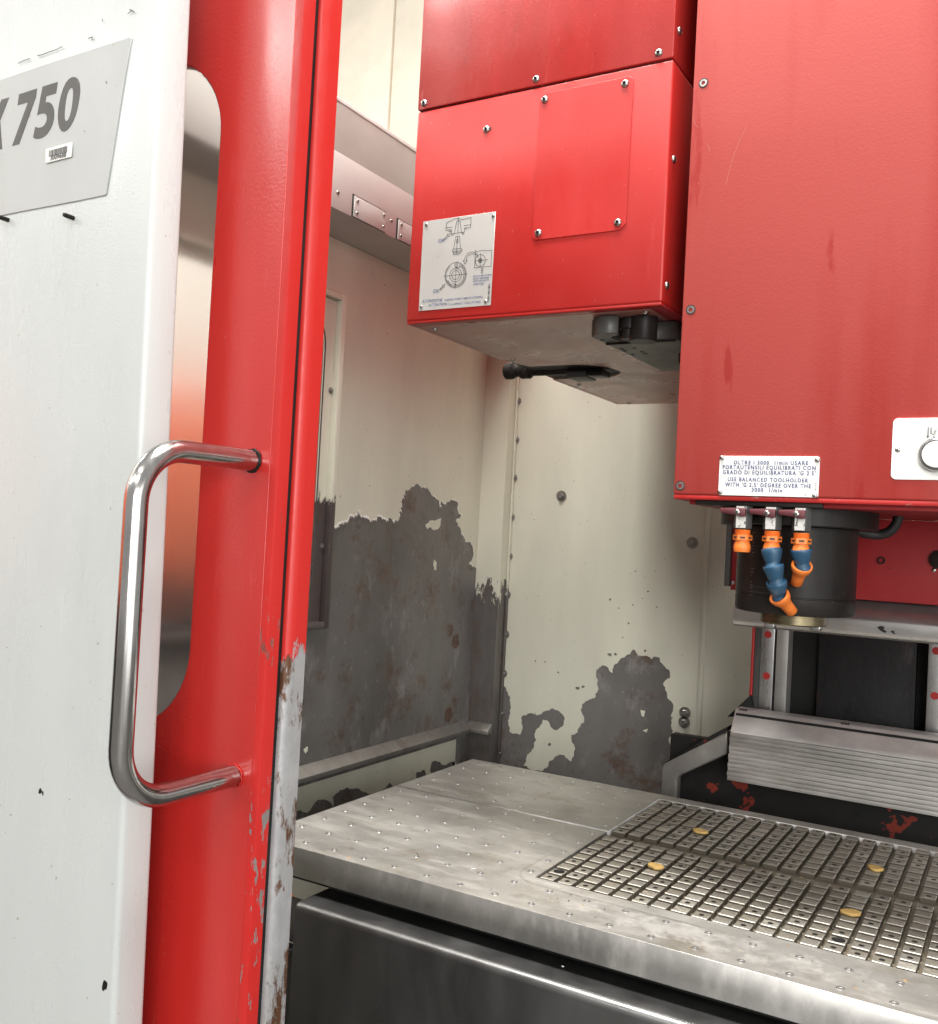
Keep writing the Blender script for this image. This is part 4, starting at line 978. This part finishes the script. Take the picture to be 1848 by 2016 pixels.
for c in cand:
    W = Matrix.Translation((c[1] + c[6] * .04, c[2], 1.0 + c[5])) @ Matrix.Rotation(c[6], 4, 'Z')
    if id(c) in vs_: inst('block', MES[c[3]], W, tb)
    else:
        t0 = len(rest.verts); rest.from_mesh(MES[c[3]]); rest.verts.ensure_lookup_table()
        for v in rest.verts[t0:]: v.co = W @ v.co
me = bpy.data.meshes.new('blocks'); rest.to_mesh(me); rest.free(); me.materials.append(M['block_top']); me.materials.append(M['hole_dark']); me.materials.append(M['block_edge']); me.materials.append(M['block_side'])
ro = inst('blocks', me, Matrix.Identity(4), tb); ro['kind'] = 'stuff'
# brass plugs
for k, (x_, y_, lb) in enumerate(((-.4852, 1.4531, 'brass-coloured plug on the front-left block grid nearest the drilled plate'), (-.4842, 1.6798, 'brass-coloured plug farthest back on the left of the block grid'), (-.199, 1.6742, 'brass-coloured plug far back on the right of the block grid'), (-.2008, 1.4471, 'brass-coloured plug near the big round hole on the right of the grid'))):
    ol = blob(x_ + .001, y_ + .001, .0125, .0105, 40 + k, 18, .16)
    tag(sheet('brass_plug', [ol], 'Z', 1.0006, 1, .0042, 'brass', None, bevel=.0009), lb, 'plug', 'brass plugs on the block grid')

# saddle under the table
sd = thing('table_saddle', 'dark saddle casting under the machine table', 'saddle', (-.3, 1.55, .5))
box('saddle_body', (-.84, .3, 1.30, 1.84, .5, .947), 'black_rough', sd, bevel=.004)
box('saddle_way', (-.96, -.845, 1.36, 1.78, .5, .90), 'black_oxide', sd, bevel=.006)
tube('oil_pipe', [(-1.05, 1.46, .895), (-.97, 1.48, .892), (-.86, 1.5, .888)], .018, 'apron_steel', sd)

# front apron
apn = thing('table_apron', 'dark steel sheet apron below the front of the table with bright rounded edge', 'apron', (-.3, 1.2, .3))
prism('apron_sheet', [(1.75, .934), (1.151, .934), (1.1450, .9325), (1.1412, .9285), (1.1400, .9230), (1.1400, .25), (1.1430, .25), (1.1430, .92), (1.15, .9305), (1.75, .9305)], 'X', -.9315, .34, 'apron_steel', apn, smooth=40)
box('apron_end', (-.9312, -.9290, 1.1432, 1.74, .25, .9300), 'apron_steel', apn, bevel=0)
for p in ((1095, 1050), (1460, 1158), (1653, 1273)):
    c = on(view(1000, 2900, 2400, 1848)(*p), 'Z', .934); inst('screw', ME_RIV, axis((c.x, c.y, .934), (0, 0, 1)), apn)
tr = thing('side_tray', 'small grey sheet tray between the door strip and the apron', 'tray', (-1.02, 1.25, .8))
box('tray_sheet', (-1.20, -.955, 1.215, 1.219, .835, .905), 'strip_steel', tr, bevel=.001)
box('tray_lip', (-1.20, -.955, 1.195, 1.2148, .825, .834), 'apron_steel', tr, bevel=.002)
box('tray_front', (-1.20, -.955, 1.197, 1.214, .30, .8245), 'apron_steel', tr, bevel=.001)
c = on((575, 1772), 'Y', 1.30)
oh = tag(tube('orange_hose', [(c.x - .10, 1.36, c.z + .01), (c.x - .03, 1.31, c.z + .004), (c.x, 1.295, c.z), (c.x + .012, 1.29, c.z - .012)], .010, 'orange'), 'short end of an orange hose in the gap beside the table apron', 'hose')

# loose swarf in the grooves
r = random.Random(91); bm = bmesh.new()
for _ in range(420):
    if r.random() < .6:
        i_ = r.randrange(1, 24); x_ = -.5985 + BP * (i_ - .5) + r.uniform(-.003, .003); y_ = r.uniform(1.302, 1.846); z_ = .9909
    else:
        x_ = r.uniform(-.60, .1); y_ = r.choice(rows) - .01455 + r.uniform(-.003, .003); z_ = .9909
    if r.random() < .12: x_, y_, z_ = r.uniform(-1.0, .2), r.uniform(1.185, 1.295), 1.0004
    a = r.uniform(0, 6.28); l_ = r.uniform(.0012, .0045)
    d = Vector((math.cos(a), math.sin(a), 0)) * l_; e = Vector((-d.y, d.x, 0)) * r.uniform(.2, .5)
    p = Vector((x_, y_, z_)); hgt = Vector((0, 0, r.uniform(.0004, .0022)))
    bm.faces.new([bm.verts.new(q) for q in (p - d, p + e, p + d)]); bm.faces.new([bm.verts.new(q) for q in (p - d, p + e * .3 + hgt, p + d + hgt * .6)])
me = bm_mesh('swarf', bm)
for m_ in ('rail_steel', 'brass', 'black_oxide'): me.materials.append(M[m_])
for p in me.polygons: p.material_index = (p.index // 2) % 7 % 3
o = inst('swarf', me, Matrix.Identity(4)); o['kind'] = 'stuff'; o['label'] = 'loose metal swarf scattered in the table grooves'; o['category'] = 'swarf'
